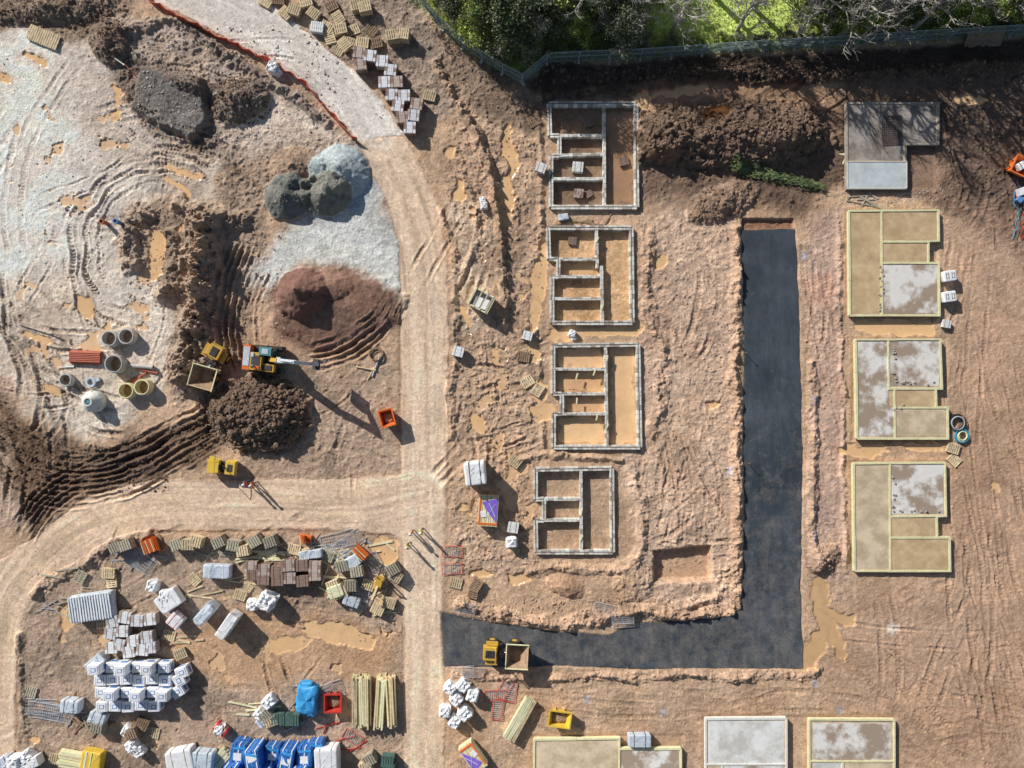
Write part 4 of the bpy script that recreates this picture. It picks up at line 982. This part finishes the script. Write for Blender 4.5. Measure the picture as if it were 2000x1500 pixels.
pipe(280,716,2.2,-5,M_ring,.2); pipe(130,717,1.6,3,M_steel,.06); pipe(200,712,1.8,-10,M_steel,.07); pipe(268,738,2.2,25,M_clay,.1); pipe(262,745,1.8,30,M_clay,.1); pipe(290,725,2,-12,M_clay,.1)
pipe(80,648,4.2,-18,M_dark,.05);pipe(232,120,2.0,-35,M_white,.05);pipe(255,138,2.6,-50,M_clay,.05);pipe(735,715,2.2,70,M_steel,.08);pipe(715,720,2.0,-10,M_wood,.08);pipe(725,730,1.4,60,M_wood,.06)
for (x,y,m) in [(210,437,M_clay),(238,437,M_bluel)]:
    mb=MB(); mb.ring((0,0),0,1.1,.2,.15,m,16); mb.ring((0,0),.9,1.12,.25,.15,m,16); place(mb.mesh('upright_drain_pipe'),'upright_drain_pipe',x,y)
mb=MB(); mb.ring((0,0),0,.3,.5,.3,M_wgrey,18); mb.box((.5,.2,.15),(.7,.35,.25),M_wgrey,rz=20); mb.cyl((-.4,-.3,.1),(.5,-.5,.1),.1,.1,M_wgrey,8)
place(mb.mesh('drain_fittings'),'drain_fittings',180,746,0)

# ------------------------------------------------------------------ vehicles
def wheel(mb,x,y,z,r,w,M=None):
    mb.cyl((x,y-w/2,z),(x,y+w/2,z),r,r,M_black,20,M); mb.cyl((x,y-w/2-.02,z),(x,y+w/2+.02,z),r*.5,r*.5,M_yel,12,M)
    for k in range(14):
        a=2*math.pi*k/14; mb.box((x+r*math.cos(a),y,z+r*math.sin(a)),(.06,w,.12),M_black,ry=-math.degrees(a),M=M)
def dumper(swing=0):
    mb=MB()
    for x in (-1.15,1.0):
        for s in (-1,1): wheel(mb,x,s*.92,.55,.55,.42)
    mb.box((0,0,.6),(3.2,.8,.35),M_dark)
    mb.box((-1.3,0,1.15),(1.4,1.35,.75),M_yel,tx=.9,ty=.9); mb.box((-1.3,0,1.55),(.9,.7,.06),M_dark)
    for k in range(5): mb.box((-1.65+k*.16,0,1.6),(.07,.6,.04),M_black)
    for s in (-1,1): mb.box((-1.15,s*.92,1.16),(1.15,.44,.08),M_yel); mb.box((-.4,s*.65,.75),(.5,.4,.1),M_dark)
    mb.box((-.45,0,1.2),(.45,.5,.15),M_black); mb.box((-.66,0,1.5),(.12,.48,.5),M_black)
    mb.cyl((-.05,0,.8),(-.15,0,1.5),.05,.05,M_dark,8); mb.ring((0,0),0,.04,.19,.15,M_black,14,M=Matrix.Translation((-.17,0,1.52))@Matrix.Rotation(-.4,4,'Y'))
    for s in (-1,1):
        mb.cyl((-.75,s*.6,1.1),(-.75,s*.6,2.5),.05,.05,M_yel,8)
    mb.cyl((-.75,-.6,2.5),(-.75,.6,2.5),.05,.05,M_yel,8); mb.cyl((-.75,0,2.5),(-.75,0,2.62),.07,.07,M_or,8)
    T=Matrix.Rotation(math.radians(swing),4,'Z')
    mb.tub((1.15,0,.85),(2.1,2.3),(1.2,1.5),1.0,.07,M_timber,M_mudi,M=T,shift=.15)
    for s in (-1,1): mb.box((1.3,s*1.16,1.84),(2.2,.09,.1),M_timber2,M=T)
    mb.box((.24,0,1.86),(.09,2.4,.12),M_timber2,M=T)
    for y in (-.5,0,.5): mb.box((.42,y,1.3),(.12,.1,.8),M_yel,ry=-14,M=T)
    mb.cyl((.1,0,.8),(.7,0,1.1),.07,.07,M_steel,8)
    return mb.mesh('site_dumper')
place(dumper(),'site_dumper',984,1268,-3,z=.0,bevel=.02)
place(dumper(12),'site_dumper',420,712,-118,z=.15,bevel=.02,sc=1.02)
mb=MB()
for s in (-1,1):
    y=s*1.05
    mb.box((0,y,.45),(2.9,.5,.62),M_dark)
    for x in (-1.45,1.45): mb.cyl((x,y-.25,.45),(x,y+.25,.45),.4,.4,M_dark,16)
    for k in range(20): mb.box((-1.6+k*.168,y,.82),(.1,.54,.06),M_black); mb.box((-1.6+k*.168,y,.06),(.1,.54,.06),M_black)
mb.box((0,0,.6),(1.6,1.7,.35),M_dark); mb.cyl((0,0,.75),(0,0,1.0),.65,.65,M_dark,20)
T=Matrix.Rotation(math.radians(-2),4,'Z')
mb.box((-.1,0,1.08),(2.9,2.4,.18),M_dark,M=T)
mb.box((-1.35,0,1.55),(.75,2.4,.95),M_or,M=T,tx=.9); mb.box((-.45,-.3,1.6),(1.1,1.7,.85),M_yel,M=T); mb.box((-.45,-.35,2.04),(.8,1.2,.05),M_dark,M=T)
mb.box((-1.35,.1,2.04),(.6,1.8,.04),M_wgrey,M=T); mb.cyl((-.6,-.7,2.0),(-.6,-.7,2.4),.07,.07,M_steel,8,T)
mb.box((.65,-.8,1.45),(1.2,.75,.6),M_yel,M=T); mb.box((.6,-.8,1.78),(.9,.5,.05),M_dark,M=T)
mb.box((-.3,-.9,2.06),(.5,.35,.1),M_or,M=T); mb.box((-.8,.3,2.07),(.3,.4,.08),M_wgrey,M=T)
mb.box((.55,.72,1.75),(1.5,.9,1.25),M_glass,M=T,tx=.85,ty=.9); mb.box((.5,.72,2.4),(1.15,.75,.07),M_teal,M=T); mb.box((.5,.72,2.45),(.6,.45,.05),M_wgrey,M=T)
for x in (-.15,1.2):
    for y in (.3,1.14): mb.cyl((x,y,1.15),(x*.85+.05,y*.95+.03,2.42),.05,.05,M_yel,6,T)
def beam(mb,p,q,w,h0,h1,m,M=None):
    p,q=Vector(p),Vector(q); d=(q-p).normalized(); up=Vector((-d.z,0,d.x))
    vs=[]
    for c,h in ((p,h0),(q,h1)):
        for sy in (-1,1):
            for sz in (-1,1): vs.append(tuple(c+Vector((0,sy*w/2,0))+up*(sz*h/2)))
    mb.add(vs,[(0,1,3,2),(4,6,7,5),(0,2,6,4),(1,5,7,3),(0,4,5,1),(2,3,7,6)],m,M)
beam(mb,(.8,0,1.5),(2.3,0,3.6),.38,.5,.6,M_yel,T); beam(mb,(2.3,0,3.6),(4.3,0,4.7),.38,.6,.4,M_wgrey,T)
beam(mb,(3.95,0,5.1),(5.7,0,2.9),.3,.5,.32,M_wgrey,T)
mb.cyl((1.2,.25,1.5),(2.3,.25,3.3),.08,.08,M_steel,8,T); mb.cyl((1.2,-.25,1.5),(2.3,-.25,3.3),.08,.08,M_steel,8,T); mb.cyl((2.6,0,4.1),(4.0,0,5.2),.08,.08,M_steel,8,T); mb.cyl((4.3,0,4.9),(5.4,0,3.5),.06,.06,M_dark,8,T)
vs=[];n=8
for s in (-.5,.5):
    for k in range(n): a=math.radians(60+k*26); vs.append((5.65+.55*math.cos(a),s,2.45+.55*math.sin(a)))
mb.add(vs,[(k,k+1,n+k+1,n+k) for k in range(n-1)]+[tuple(range(n)),tuple(range(2*n-1,n-1,-1))],M_dark,T)
for k in range(5): mb.box((6.05,-.4+k*.2,2.05),(.25,.07,.05),M_steel,M=T)
place(mb.mesh('tracked_excavator'),'tracked_excavator',524,702,-4,z=.15,bevel=.025)
mb=MB()
for x in (-.85,.85): mb.cyl((x,-.6,.42),(x,.6,.42),.42,.42,M_steel,24)
mb.box((-.75,0,1.0),(1.2,1.35,.6),M_yelb,tx=.9,ty=.92); mb.box((.85,0,.98),(1.0,1.35,.45),M_yelb,tx=.92,ty=.92); mb.box((0,0,.75),(.9,1.1,.25),M_dark)
for s in (-1,1): mb.box((-.85,s*.66,.6),(.9,.08,.3),M_yelb); mb.box((.85,s*.66,.6),(.9,.08,.3),M_yelb); mb.cyl((-.2,s*.55,1.2),(-.25,s*.5,2.2),.04,.04,M_yel,8)
mb.cyl((-.25,-.5,2.2),(-.25,.5,2.2),.04,.04,M_yel,8); mb.box((.05,0,1.05),(.4,.5,.14),M_black); mb.box((-.12,0,1.3),(.1,.5,.4),M_black); mb.box((.85,0,1.22),(.5,.7,.04),M_dark); mb.box((-.9,.7,1.25),(.5,.6,.12),M_yelb)
mb.cyl((.35,0,1),(.4,0,1.35),.04,.04,M_dark,8); mb.ring((.4,0),1.35,1.38,.17,.13,M_black,12)
place(mb.mesh('tandem_road_roller'),'tandem_road_roller',441,910,-6,bevel=.03,sc=1.0)
mb=MB(); mb.box((0,0,.5),(1.2,.8,.6),M_yel,ty=.8); 
for s in (-.3,.3): mb.box((1.0,s,.15),(1.4,.12,.08),M_dark)
for s in (-.35,.35): mb.box((.55,s,.9),(.1,.1,1.5),M_yel)
mb.box((.55,0,1.6),(.12,.8,.1),M_yel); beam(mb,(-.3,0,.8),(-1.5,0,1.5),.2,.25,.2,M_timber)
place(mb.mesh('fork_lift_attachment'),'fork_lift_attachment',742,1135,70)
for (x,y) in [(1455,690),(1460,905)]:
    mb=MB(); mb.cyl((0,0,0),(0,0,.9),.03,.025,M_woodd,8); mb.box((0,0,.9),(.1,.1,.08),M_dark); mb.cyl((0,0,0),(0,0,.05),.08,.08,M_dark,10); place(mb.mesh('survey_post'),'survey_post',x,y,z=0)

# ------------------------------------------------------------------ people
M_skin=mat('skin',(.42,.24,.17),.6,.05,5); M_hiv=mat('hi_vis_yellow',(.70,.70,.09),.6,.06,5); M_hio=mat('hi_vis_orange',(.80,.24,.03),.6,.06,5); M_pink=mat('pink_jacket',(.72,.16,.22),.6,.06,5)
M_trou=mat('work_trousers',(.05,.055,.07),.8,.1,5); M_boot=mat('boot',(.03,.02,.015),.7,.1,5); M_hat=mat('hard_hat_white',(.7,.7,.68),.35,.03,5); M_hair=mat('hair',(.05,.03,.02),.8,.1,5)
def person(px,py,rz,top,stride=.15,z=None):
    V=[(0,0,.96),(0,0,1.14),(.01,0,1.36),(0,0,1.50),(0,0,1.56)]; Rr=[.135,.125,.15,.07,.055]
    E=[(0,1),(1,2),(2,3),(3,4)]
    def ch(st,pts):
        pr=st
        for p,r in pts: V.append(p);Rr.append(r);E.append((pr,len(V)-1));pr=len(V)-1
    wr=[]
    for s,f in ((1,1),(-1,-1)):
        ch(0,[((0,s*.10,.88),.095),((stride*f*.6+.03,s*.11,.5),.068),((stride*f-.02,s*.115,.09),.045),((stride*f+.15,s*.125,.045),.04)])
        w_=(.10-stride*f*.9,s*.27,.90); wr.append((w_,s))
        ch(2,[((0,s*.19,1.42),.068),((-.02-stride*f*.3,s*.25,1.14),.048),(w_,.033)])
    me=bpy.data.meshes.new('body'); me.from_pydata(V,E,[]); ob=bpy.data.objects.new('tmp',me); SC.collection.objects.link(ob)
    sk=ob.modifiers.new('s','SKIN'); sk.use_smooth_shade=True
    for k,v in enumerate(me.skin_vertices[0].data): v.radius=(Rr[k],Rr[k]); v.use_root=(k==0)
    ss=ob.modifiers.new('ss','SUBSURF'); ss.levels=1; ss.render_levels=1
    dg=bpy.context.evaluated_depsgraph_get(); me2=bpy.data.meshes.new_from_object(ob.evaluated_get(dg)); bpy.data.objects.remove(ob)
    for m in (M_trou,top,M_boot,M_skin): me2.materials.append(m)
    for p in me2.polygons:
        zc=p.center.z; out=abs(p.center.y)>.2
        p.material_index=2 if zc<.14 else (1 if (zc>.98 or out and zc>.8) and zc<1.52 else (3 if zc>=1.52 else 0))
    root=bpy.data.objects.new('construction_worker',None); SC.collection.objects.link(root)
    bo=bpy.data.objects.new('clothed_body',me2); SC.collection.objects.link(bo); bo.parent=root
    mb=MB(); mb.blob((.015,0,1.67),(.098,.078,.125),M_skin,1,.01,.95); mb.cyl((.1,0,1.68),(.125,0,1.645),.012,.018,M_skin,6)
    for s in (-1,1):
        mb.blob((.093,s*.032,1.685),(.012,.014,.009),M_hat,1,0,1,8,6); mb.blob((.104,s*.032,1.685),(.005,.006,.006),M_trou,1,0,1,6,4); mb.blob((.0,s*.08,1.67),(.02,.01,.032),M_skin,1,0,1,8,6)
    mb.box((.1,0,1.60),(.015,.05,.01),M_pink); mb.blob((-.02,0,1.69),(.098,.084,.115),M_hair,2,.01,.95)
    h=Matrix.Translation((0,0,1.71)); vs=[];fs=[]
    for j in range(6):
        t=j*math.pi/10
        for k in range(16): a=2*math.pi*k/16; vs.append((.145*math.cos(t)*math.cos(a),.12*math.cos(t)*math.sin(a),.115*math.sin(t)))
    for j in range(5):
        for k in range(16): fs.append((j*16+k,j*16+(k+1)%16,(j+1)*16+(k+1)%16,(j+1)*16+k))
    mb.add(vs,fs,M_hat,h); mb.box((.13,0,1.713),(.09,.18,.015),M_hat)
    for w_,s in wr:
        x,y,z_=w_; mb.blob((x+.02,y,z_-.06),(.022,.042,.055),M_skin,1,.02,.8,10,8,rz=90)
        for k in range(4):
            fx=x-.015+k*.023; l=[.065,.075,.07,.055][k]
            a=(fx,y,z_-.10); b_=(fx+.004,y-s*.008,z_-.10-l*.55); c_=(fx+.006,y-s*.03,z_-.10-l); mb.cyl(a,b_,.0095,.009,M_skin,6); mb.cyl(b_,c_,.009,.007,M_skin,6)
        a=(x+.045,y-s*.01,z_-.05); b_=(x+.075,y-s*.03,z_-.085); c_=(x+.075,y-s*.04,z_-.115); mb.cyl(a,b_,.011,.01,M_skin,6); mb.cyl(b_,c_,.01,.008,M_skin,6)
    ho=bpy.data.objects.new('head_helmet_and_hands',mb.mesh('head_helmet_and_hands',True)); SC.collection.objects.link(ho); ho.parent=root
    x,y=W(px,py); root.location=(x,y,gzm(px,py,4) if z is None else z); root.rotation_euler=(0,0,math.radians(rz)); root.scale=(1.06,1.06,1.06)
person(799,1062,20,M_hiv,.1); person(806,1036,-30,M_hio,.05); person(826,1034,200,M_hiv,.12); person(489,942,200,M_pink,.15); person(502,944,20,M_hio,.1)
print('objects',time.time()-T0)

# ------------------------------------------------------------------ clods
def clods(name,zones,m,seed):
    r=np.random.default_rng(seed)
    t=(1+5**.5)/2
    iv=np.array([(-1,t,0),(1,t,0),(-1,-t,0),(1,-t,0),(0,-1,t),(0,1,t),(0,-1,-t),(0,1,-t),(t,0,-1),(t,0,1),(-t,0,-1),(-t,0,1)])/1.9
    itf=np.array([(0,11,5),(0,5,1),(0,1,7),(0,7,10),(0,10,11),(1,5,9),(5,11,4),(11,10,2),(10,7,6),(7,1,8),(3,9,4),(3,4,2),(3,2,6),(3,6,8),(3,8,9),(4,9,5),(2,4,11),(6,2,10),(8,6,7),(9,8,1)])
    VV=[];FF=[];n0=0
    for (x0,y0,x1,y1,n,smin,smax,ell_) in zones:
        k=0
        while k<n:
            x=r.uniform(x0,x1);y=r.uniform(y0,y1)
            if ell_:
                u=(x-(x0+x1)/2)/((x1-x0)/2);v=(y-(y0+y1)/2)/((y1-y0)/2)
                if u*u+v*v>1+r.normal()*.12: continue
            k+=1
            sz=smin+(smax-smin)*r.random()**5
            wx,wy=W(x,y); an=r.uniform(0,6.28)
            v=iv*(1+r.uniform(-.42,.42,(12,3)))*np.array([r.uniform(.6,1.5),r.uniform(.6,1.1),r.uniform(.35,.8)])*sz
            v=np.stack([v[:,0]*math.cos(an)-v[:,1]*math.sin(an),v[:,0]*math.sin(an)+v[:,1]*math.cos(an),v[:,2]],-1)
            VV.append(v+np.array([wx,wy,gz(x,y)+sz*.1])); FF.append(itf+n0); n0+=12
    V=np.concatenate(VV);F=np.concatenate(FF)
    me=bpy.data.meshes.new(name); me.from_pydata(V.tolist(),[],F.tolist()); me.materials.append(m)
    ob=bpy.data.objects.new(name,me); SC.collection.objects.link(ob)
M_clod=mat('soil_clod',lin(120,99,83),.95,.35,1.2,bump=.5); M_clodl=mat('soil_clod_light',lin(182,154,130),.95,.25,1.0,bump=.4); M_stone=mat('stone_clod',lin(172,164,156),.9,.3,1.0)
clods('dark_soil_clods',[(420,735,600,885,4200,.05,.32,True),(1250,210,1610,328,3800,.04,.26,True),(1360,370,1450,430,350,.04,.2,False),(60,870,330,960,900,.04,.16,False),(200,40,260,130,360,.05,.22,True),(405,150,530,245,800,.05,.25,True),(0,0,220,50,500,.05,.25,False),(1840,130,2000,400,500,.04,.18,False),(380,740,470,860,500,.04,.25,True),(1050,125,1990,160,1600,.04,.22,False)],M_clod,1)
clods('pale_soil_clods',[(885,150,1060,1110,2600,.03,.13,False),(1245,430,1440,1190,2400,.03,.12,False),(880,1165,1440,1215,1200,.03,.16,False),(1570,420,1655,1130,700,.03,.1,False),(880,1305,1600,1330,500,.03,.1,False),(370,400,430,760,600,.04,.2,True),(250,400,350,600,400,.04,.18,False),(40,1060,780,1500,2200,.03,.1,False),(420,330,560,700,800,.03,.13,False),(1590,1060,1640,1120,160,.04,.2,True),(1600,1130,2000,1500,600,.03,.08,False)],M_clodl,2)
clods('rubble_stones',[(230,50,660,280,1900,.03,.16,False),(520,300,700,430,400,.03,.1,False),(600,0,880,240,700,.03,.10,False),(1640,370,1850,405,200,.03,.1,False),(0,100,350,760,900,.03,.1,False),(265,140,408,270,900,.03,.09,True),(540,310,710,430,700,.03,.09,True)],M_stone,3)

# ------------------------------------------------------------------ vegetation
def leafmat(name,rgb):
    m,N,L,b=newmat(name); b.inputs['Roughness'].default_value=.6; b.inputs['Specular IOR Level'].default_value=.2
    tc=N.new('ShaderNodeTexCoord'); n=N.new('ShaderNodeTexNoise'); n.inputs['Scale'].default_value=1.3; n.inputs['Detail'].default_value=5; L.new(tc.outputs['Object'],n.inputs['Vector'])
    cr=N.new('ShaderNodeValToRGB'); cr.color_ramp.elements[0].position=.35; cr.color_ramp.elements[1].position=.68
    cr.color_ramp.elements[0].color=tuple(t*.6 for t in rgb)+(1,); cr.color_ramp.elements[1].color=tuple(min(1,t*1.5) for t in rgb)+(1,)
    L.new(n.outputs['Fac'],cr.inputs['Fac']); L.new(cr.outputs['Color'],b.inputs['Base Color']); return m
LM={'dark':[leafmat('leaf_dark',(.17,.20,.10)),leafmat('leaf_greybrown',(.31,.30,.21)),leafmat('leaf_deep',(.12,.16,.07))],
    'light':[leafmat('leaf_olive',(.34,.38,.11)),leafmat('leaf_bright',(.46,.58,.13)),leafmat('leaf_dull_green',(.18,.23,.07))]}  # last of the three is a darker green, picked at random
M_bark=mat('bark',(.18,.15,.12),.9,.2,4)
M_barkp=mat('pale_bark',(.46,.43,.37),.9,.2,4)
def tree(seed,h,r,kind,nclump,nleaf,bare=False):
    rr=random.Random(seed); mb=MB(); bark=M_barkp if bare else M_bark; tips=[]
    def branch(p,d,L,rad,depth):
        segs=4; q=p
        for s in range(segs):
            d2=(d+Vector((rr.gauss(0,.16),rr.gauss(0,.16),rr.gauss(0,.1)+.04))).normalized(); nq=q+d2*L/segs
            mb.cyl(q,nq,rad*(1-s*.18),rad*(1-(s+1)*.18),bark,6 if depth>0 else 8); 
            if depth<(3 if bare else 2) and s>0:
                for _ in range(2):
                    a=Vector((rr.gauss(0,1),rr.gauss(0,1),rr.uniform(-.1,.8))).normalized(); branch(nq,(d2*.7+a*.8).normalized(),L*rr.uniform(.4,.6),rad*.45,depth+1)
            q=nq;d=d2
        tips.append(q)
    q=Vector((0,0,-.2)); 
    rad=h*.022+.05; n=6
    for s in range(n):
        nq=q+Vector((rr.gauss(0,.12),rr.gauss(0,.12),h*.85/n)); mb.cyl(q,nq,rad*(1-s*.14),rad*(1-(s+1)*.14),bark,8)
        if s>=1:
            for _ in range(3 if bare else 2):
                a=rr.uniform(0,6.28); branch(nq,Vector((math.cos(a),math.sin(a),.55)).normalized(),r*rr.uniform(.6,1.0)*(1.15-s*.12),rad*.4,1)
        q=nq
    tips.append(q)
    ms=LM[kind] if kind else []
    if not bare:
        cs=[]
        for _ in range(nclump):
            t=rr.choice(tips) if rr.random()<.6 else None
            if t is None:
                a=rr.uniform(0,6.28); u=rr.random()**.5; zz=rr.uniform(.2,1.0)
                k=math.sin(min(1,zz*1.05)*math.pi*.82+.25); t=Vector((math.cos(a)*r*u*k,math.sin(a)*r*u*k,h*zz))
            cs.append((t,rr.uniform(.3,.75)*r*.38,rr.choice(ms)))
        for t,cr_,m_ in cs:
            for _ in range(nleaf):
                p=t+Vector((rr.gauss(0,1),rr.gauss(0,1),rr.gauss(0,.7)))*cr_*.6
                s=rr.uniform(.05,.13)
                a=Vector((rr.gauss(0,1),rr.gauss(0,1),rr.gauss(0,.6))).normalized(); b_=a.cross(Vector((rr.gauss(0,1),rr.gauss(0,1),rr.gauss(0,1)))).normalized()
                mb.add([p-a*s,p+b_*s*.6,p+a*s,p-b_*s*.6],[(0,1,2,3)],m_)
    return mb.mesh('tree')
TD=[tree(s,6.0,2.6,'dark',60,80) for s in (1,2,3)]
TL=[tree(s,5.2,2.4,'light',60,80) for s in (4,5)]
TB=[tree(s,8.5,3.0,None,0,0,True) for s in (7,8)]
SHB=[tree(s,2.0,1.5,k,26,70) for s,k in ((9,'dark'),(10,'light'))]
print('trees',time.time()-T0)
rr=random.Random(21)
fy=lambda x:np.interp(x,[p[0] for p in fl],[p[1] for p in fl])
def pt(lst,name,x,y,s=1): 
    place(rr.choice(lst),name,x,y,rr.uniform(0,360),z=0,sc=s*rr.uniform(.8,1.15))
for row,off in enumerate((44,95,155,220)):
    for x in np.arange(800,1250,46):
        X_=x+rr.uniform(-16,16); Y_=fy(X_)-off+rr.uniform(-14,14)
        if X_<850 and row==0: continue
        pt(TD if rr.random()<.8 else TL,'evergreen_tree',X_,Y_,1.15 if row else .85)
for row,off in enumerate((40,90,150,215)):
    for x in np.arange(1575,2120,50):
        X_=x+rr.uniform(-18,18); pt(TL if rr.random()<.7 else TD,'leafy_tree',X_,fy(X_)-off+rr.uniform(-12,12),1.2 if row else .8)
for x in np.arange(1260,1560,44): pt(SHB,'bush',x+rr.uniform(-12,12),fy(x)-20+rr.uniform(-6,6),.55)
for x in np.arange(1070,2080,34): pt(SHB,'bush',x+rr.uniform(-14,14),fy(x)-12+rr.uniform(-6,2),.45)
for (x,y) in [(1270,0),(1550,10),(1380,-130),(1450,-170),(1500,-130),(1330,-180)]: pt(TL,'leafy_tree',x,y,.8)
for (x,y,s) in [(1312,62,.95),(1440,60,.9),(1475,20,1.2),(1560,62,1.1),(1690,50,1.15),(1750,30,1.2),(1810,40,1.2),(1240,60,.9),(1920,30,1.2),(1860,10,1.3),(1130,50,.9),(1190,40,1.1),(1390,-10,1.2),(1640,70,1.2),(1780,60,1.3),(940,30,.9),(1040,40,.9)]: place(TB[(x)%2],'bare_tree',x,y,x,z=0,sc=s)
mb=MB(); 
for _ in range(9000):
    x=rr.uniform(1050,2080); y=fy(x)-rr.uniform(-6,130); wx,wy=W(x,y); s=rr.uniform(.08,.25); a=rr.uniform(0,6.28)
    p=Vector((wx,wy,gz(x,y))); d=Vector((math.cos(a),math.sin(a),0))*.06; t=Vector((rr.gauss(0,.1),rr.gauss(0,.1),s))
    mb.add([p-d,p+d,p+t],[(0,1,2)],LM['light'][rr.choice([0,1,1])])
ob=bpy.data.objects.new('verge_grass',mb.mesh('verge_grass')); SC.collection.objects.link(ob)
mb=MB()
for _ in range(2200):
    t=rr.random(); x=1430+t*175+rr.gauss(0,5); y=325+t*42+rr.gauss(0,6.5*(1-.6*t)); wx,wy=W(x,y)
    p=Vector((wx,wy,gz(x,y)+rr.uniform(.05,.45))); s=rr.uniform(.08,.2)
    a=Vector((1,-.25+rr.gauss(0,.3),rr.gauss(0,.2))).normalized(); b_=Vector((.25,1,0))*.3
    mb.add([p-a*s,p+b_*s,p+a*s,p-b_*s],[(0,1,2,3)],rr.choice([LM['light'][2],LM['dark'][2],LM['dark'][2],LM['dark'][0]]))
a=W(1430,325);c=W(1600,366); mb.cyl((a[0],a[1],gz(1430,325)+.1),(c[0],c[1],gz(1600,366)+.1),.1,.03,M_bark,6)
ob=bpy.data.objects.new('felled_conifer_branch',mb.mesh('felled_conifer_branch')); SC.collection.objects.link(ob)
mb=MB()
for k in range(18): mb.box((-1.7+k*.2,0,.9),(.17,.05,1.8),M_woodd)
mb.box((0,.06,.5),(3.6,.06,.1),M_woodd); mb.box((0,.06,1.4),(3.6,.06,.1),M_woodd)
place(mb.mesh('timber_fence_panel'),'timber_fence_panel',1918,92,3,z=0,rx=-55)

# ------------------------------------------------------------------ light & camera
EL=28
w=bpy.data.worlds.new('World'); SC.world=w; w.use_nodes=True
N=w.node_tree.nodes; L=w.node_tree.links; bg=N['Background']; sk=N.new('ShaderNodeTexSky'); sk.sky_type='NISHITA'; sk.sun_disc=False
sk.sun_elevation=math.radians(EL); sk.sun_rotation=math.radians(-45); L.new(sk.outputs['Color'],bg.inputs['Color']); bg.inputs['Strength'].default_value=.068
sl_=bpy.data.lights.new('sun','SUN'); sl_.energy=5.0; sl_.angle=math.radians(.5); sl_.color=(1,.97,.92)
so=bpy.data.objects.new('sun',sl_); SC.collection.objects.link(so)
e=math.radians(EL); d=Vector((math.cos(e)*math.cos(math.radians(-46)),math.cos(e)*math.sin(math.radians(-46)),-math.sin(e)))
so.rotation_euler=d.to_track_quat('-Z','Y').to_euler(); so.location=(-40,40,60)
cd=bpy.data.cameras.new('camera'); cam=bpy.data.objects.new('camera',cd); SC.collection.objects.link(cam)
cam.location=(0,0,70); cam.rotation_euler=(0,0,0); cd.sensor_width=36; cd.lens=36*70/100; cd.clip_end=5000; cd.clip_start=.5
SC.camera=cam
SC.view_settings.view_transform='Standard'; SC.view_settings.look='None'; SC.view_settings.exposure=0
print('done',time.time()-T0)
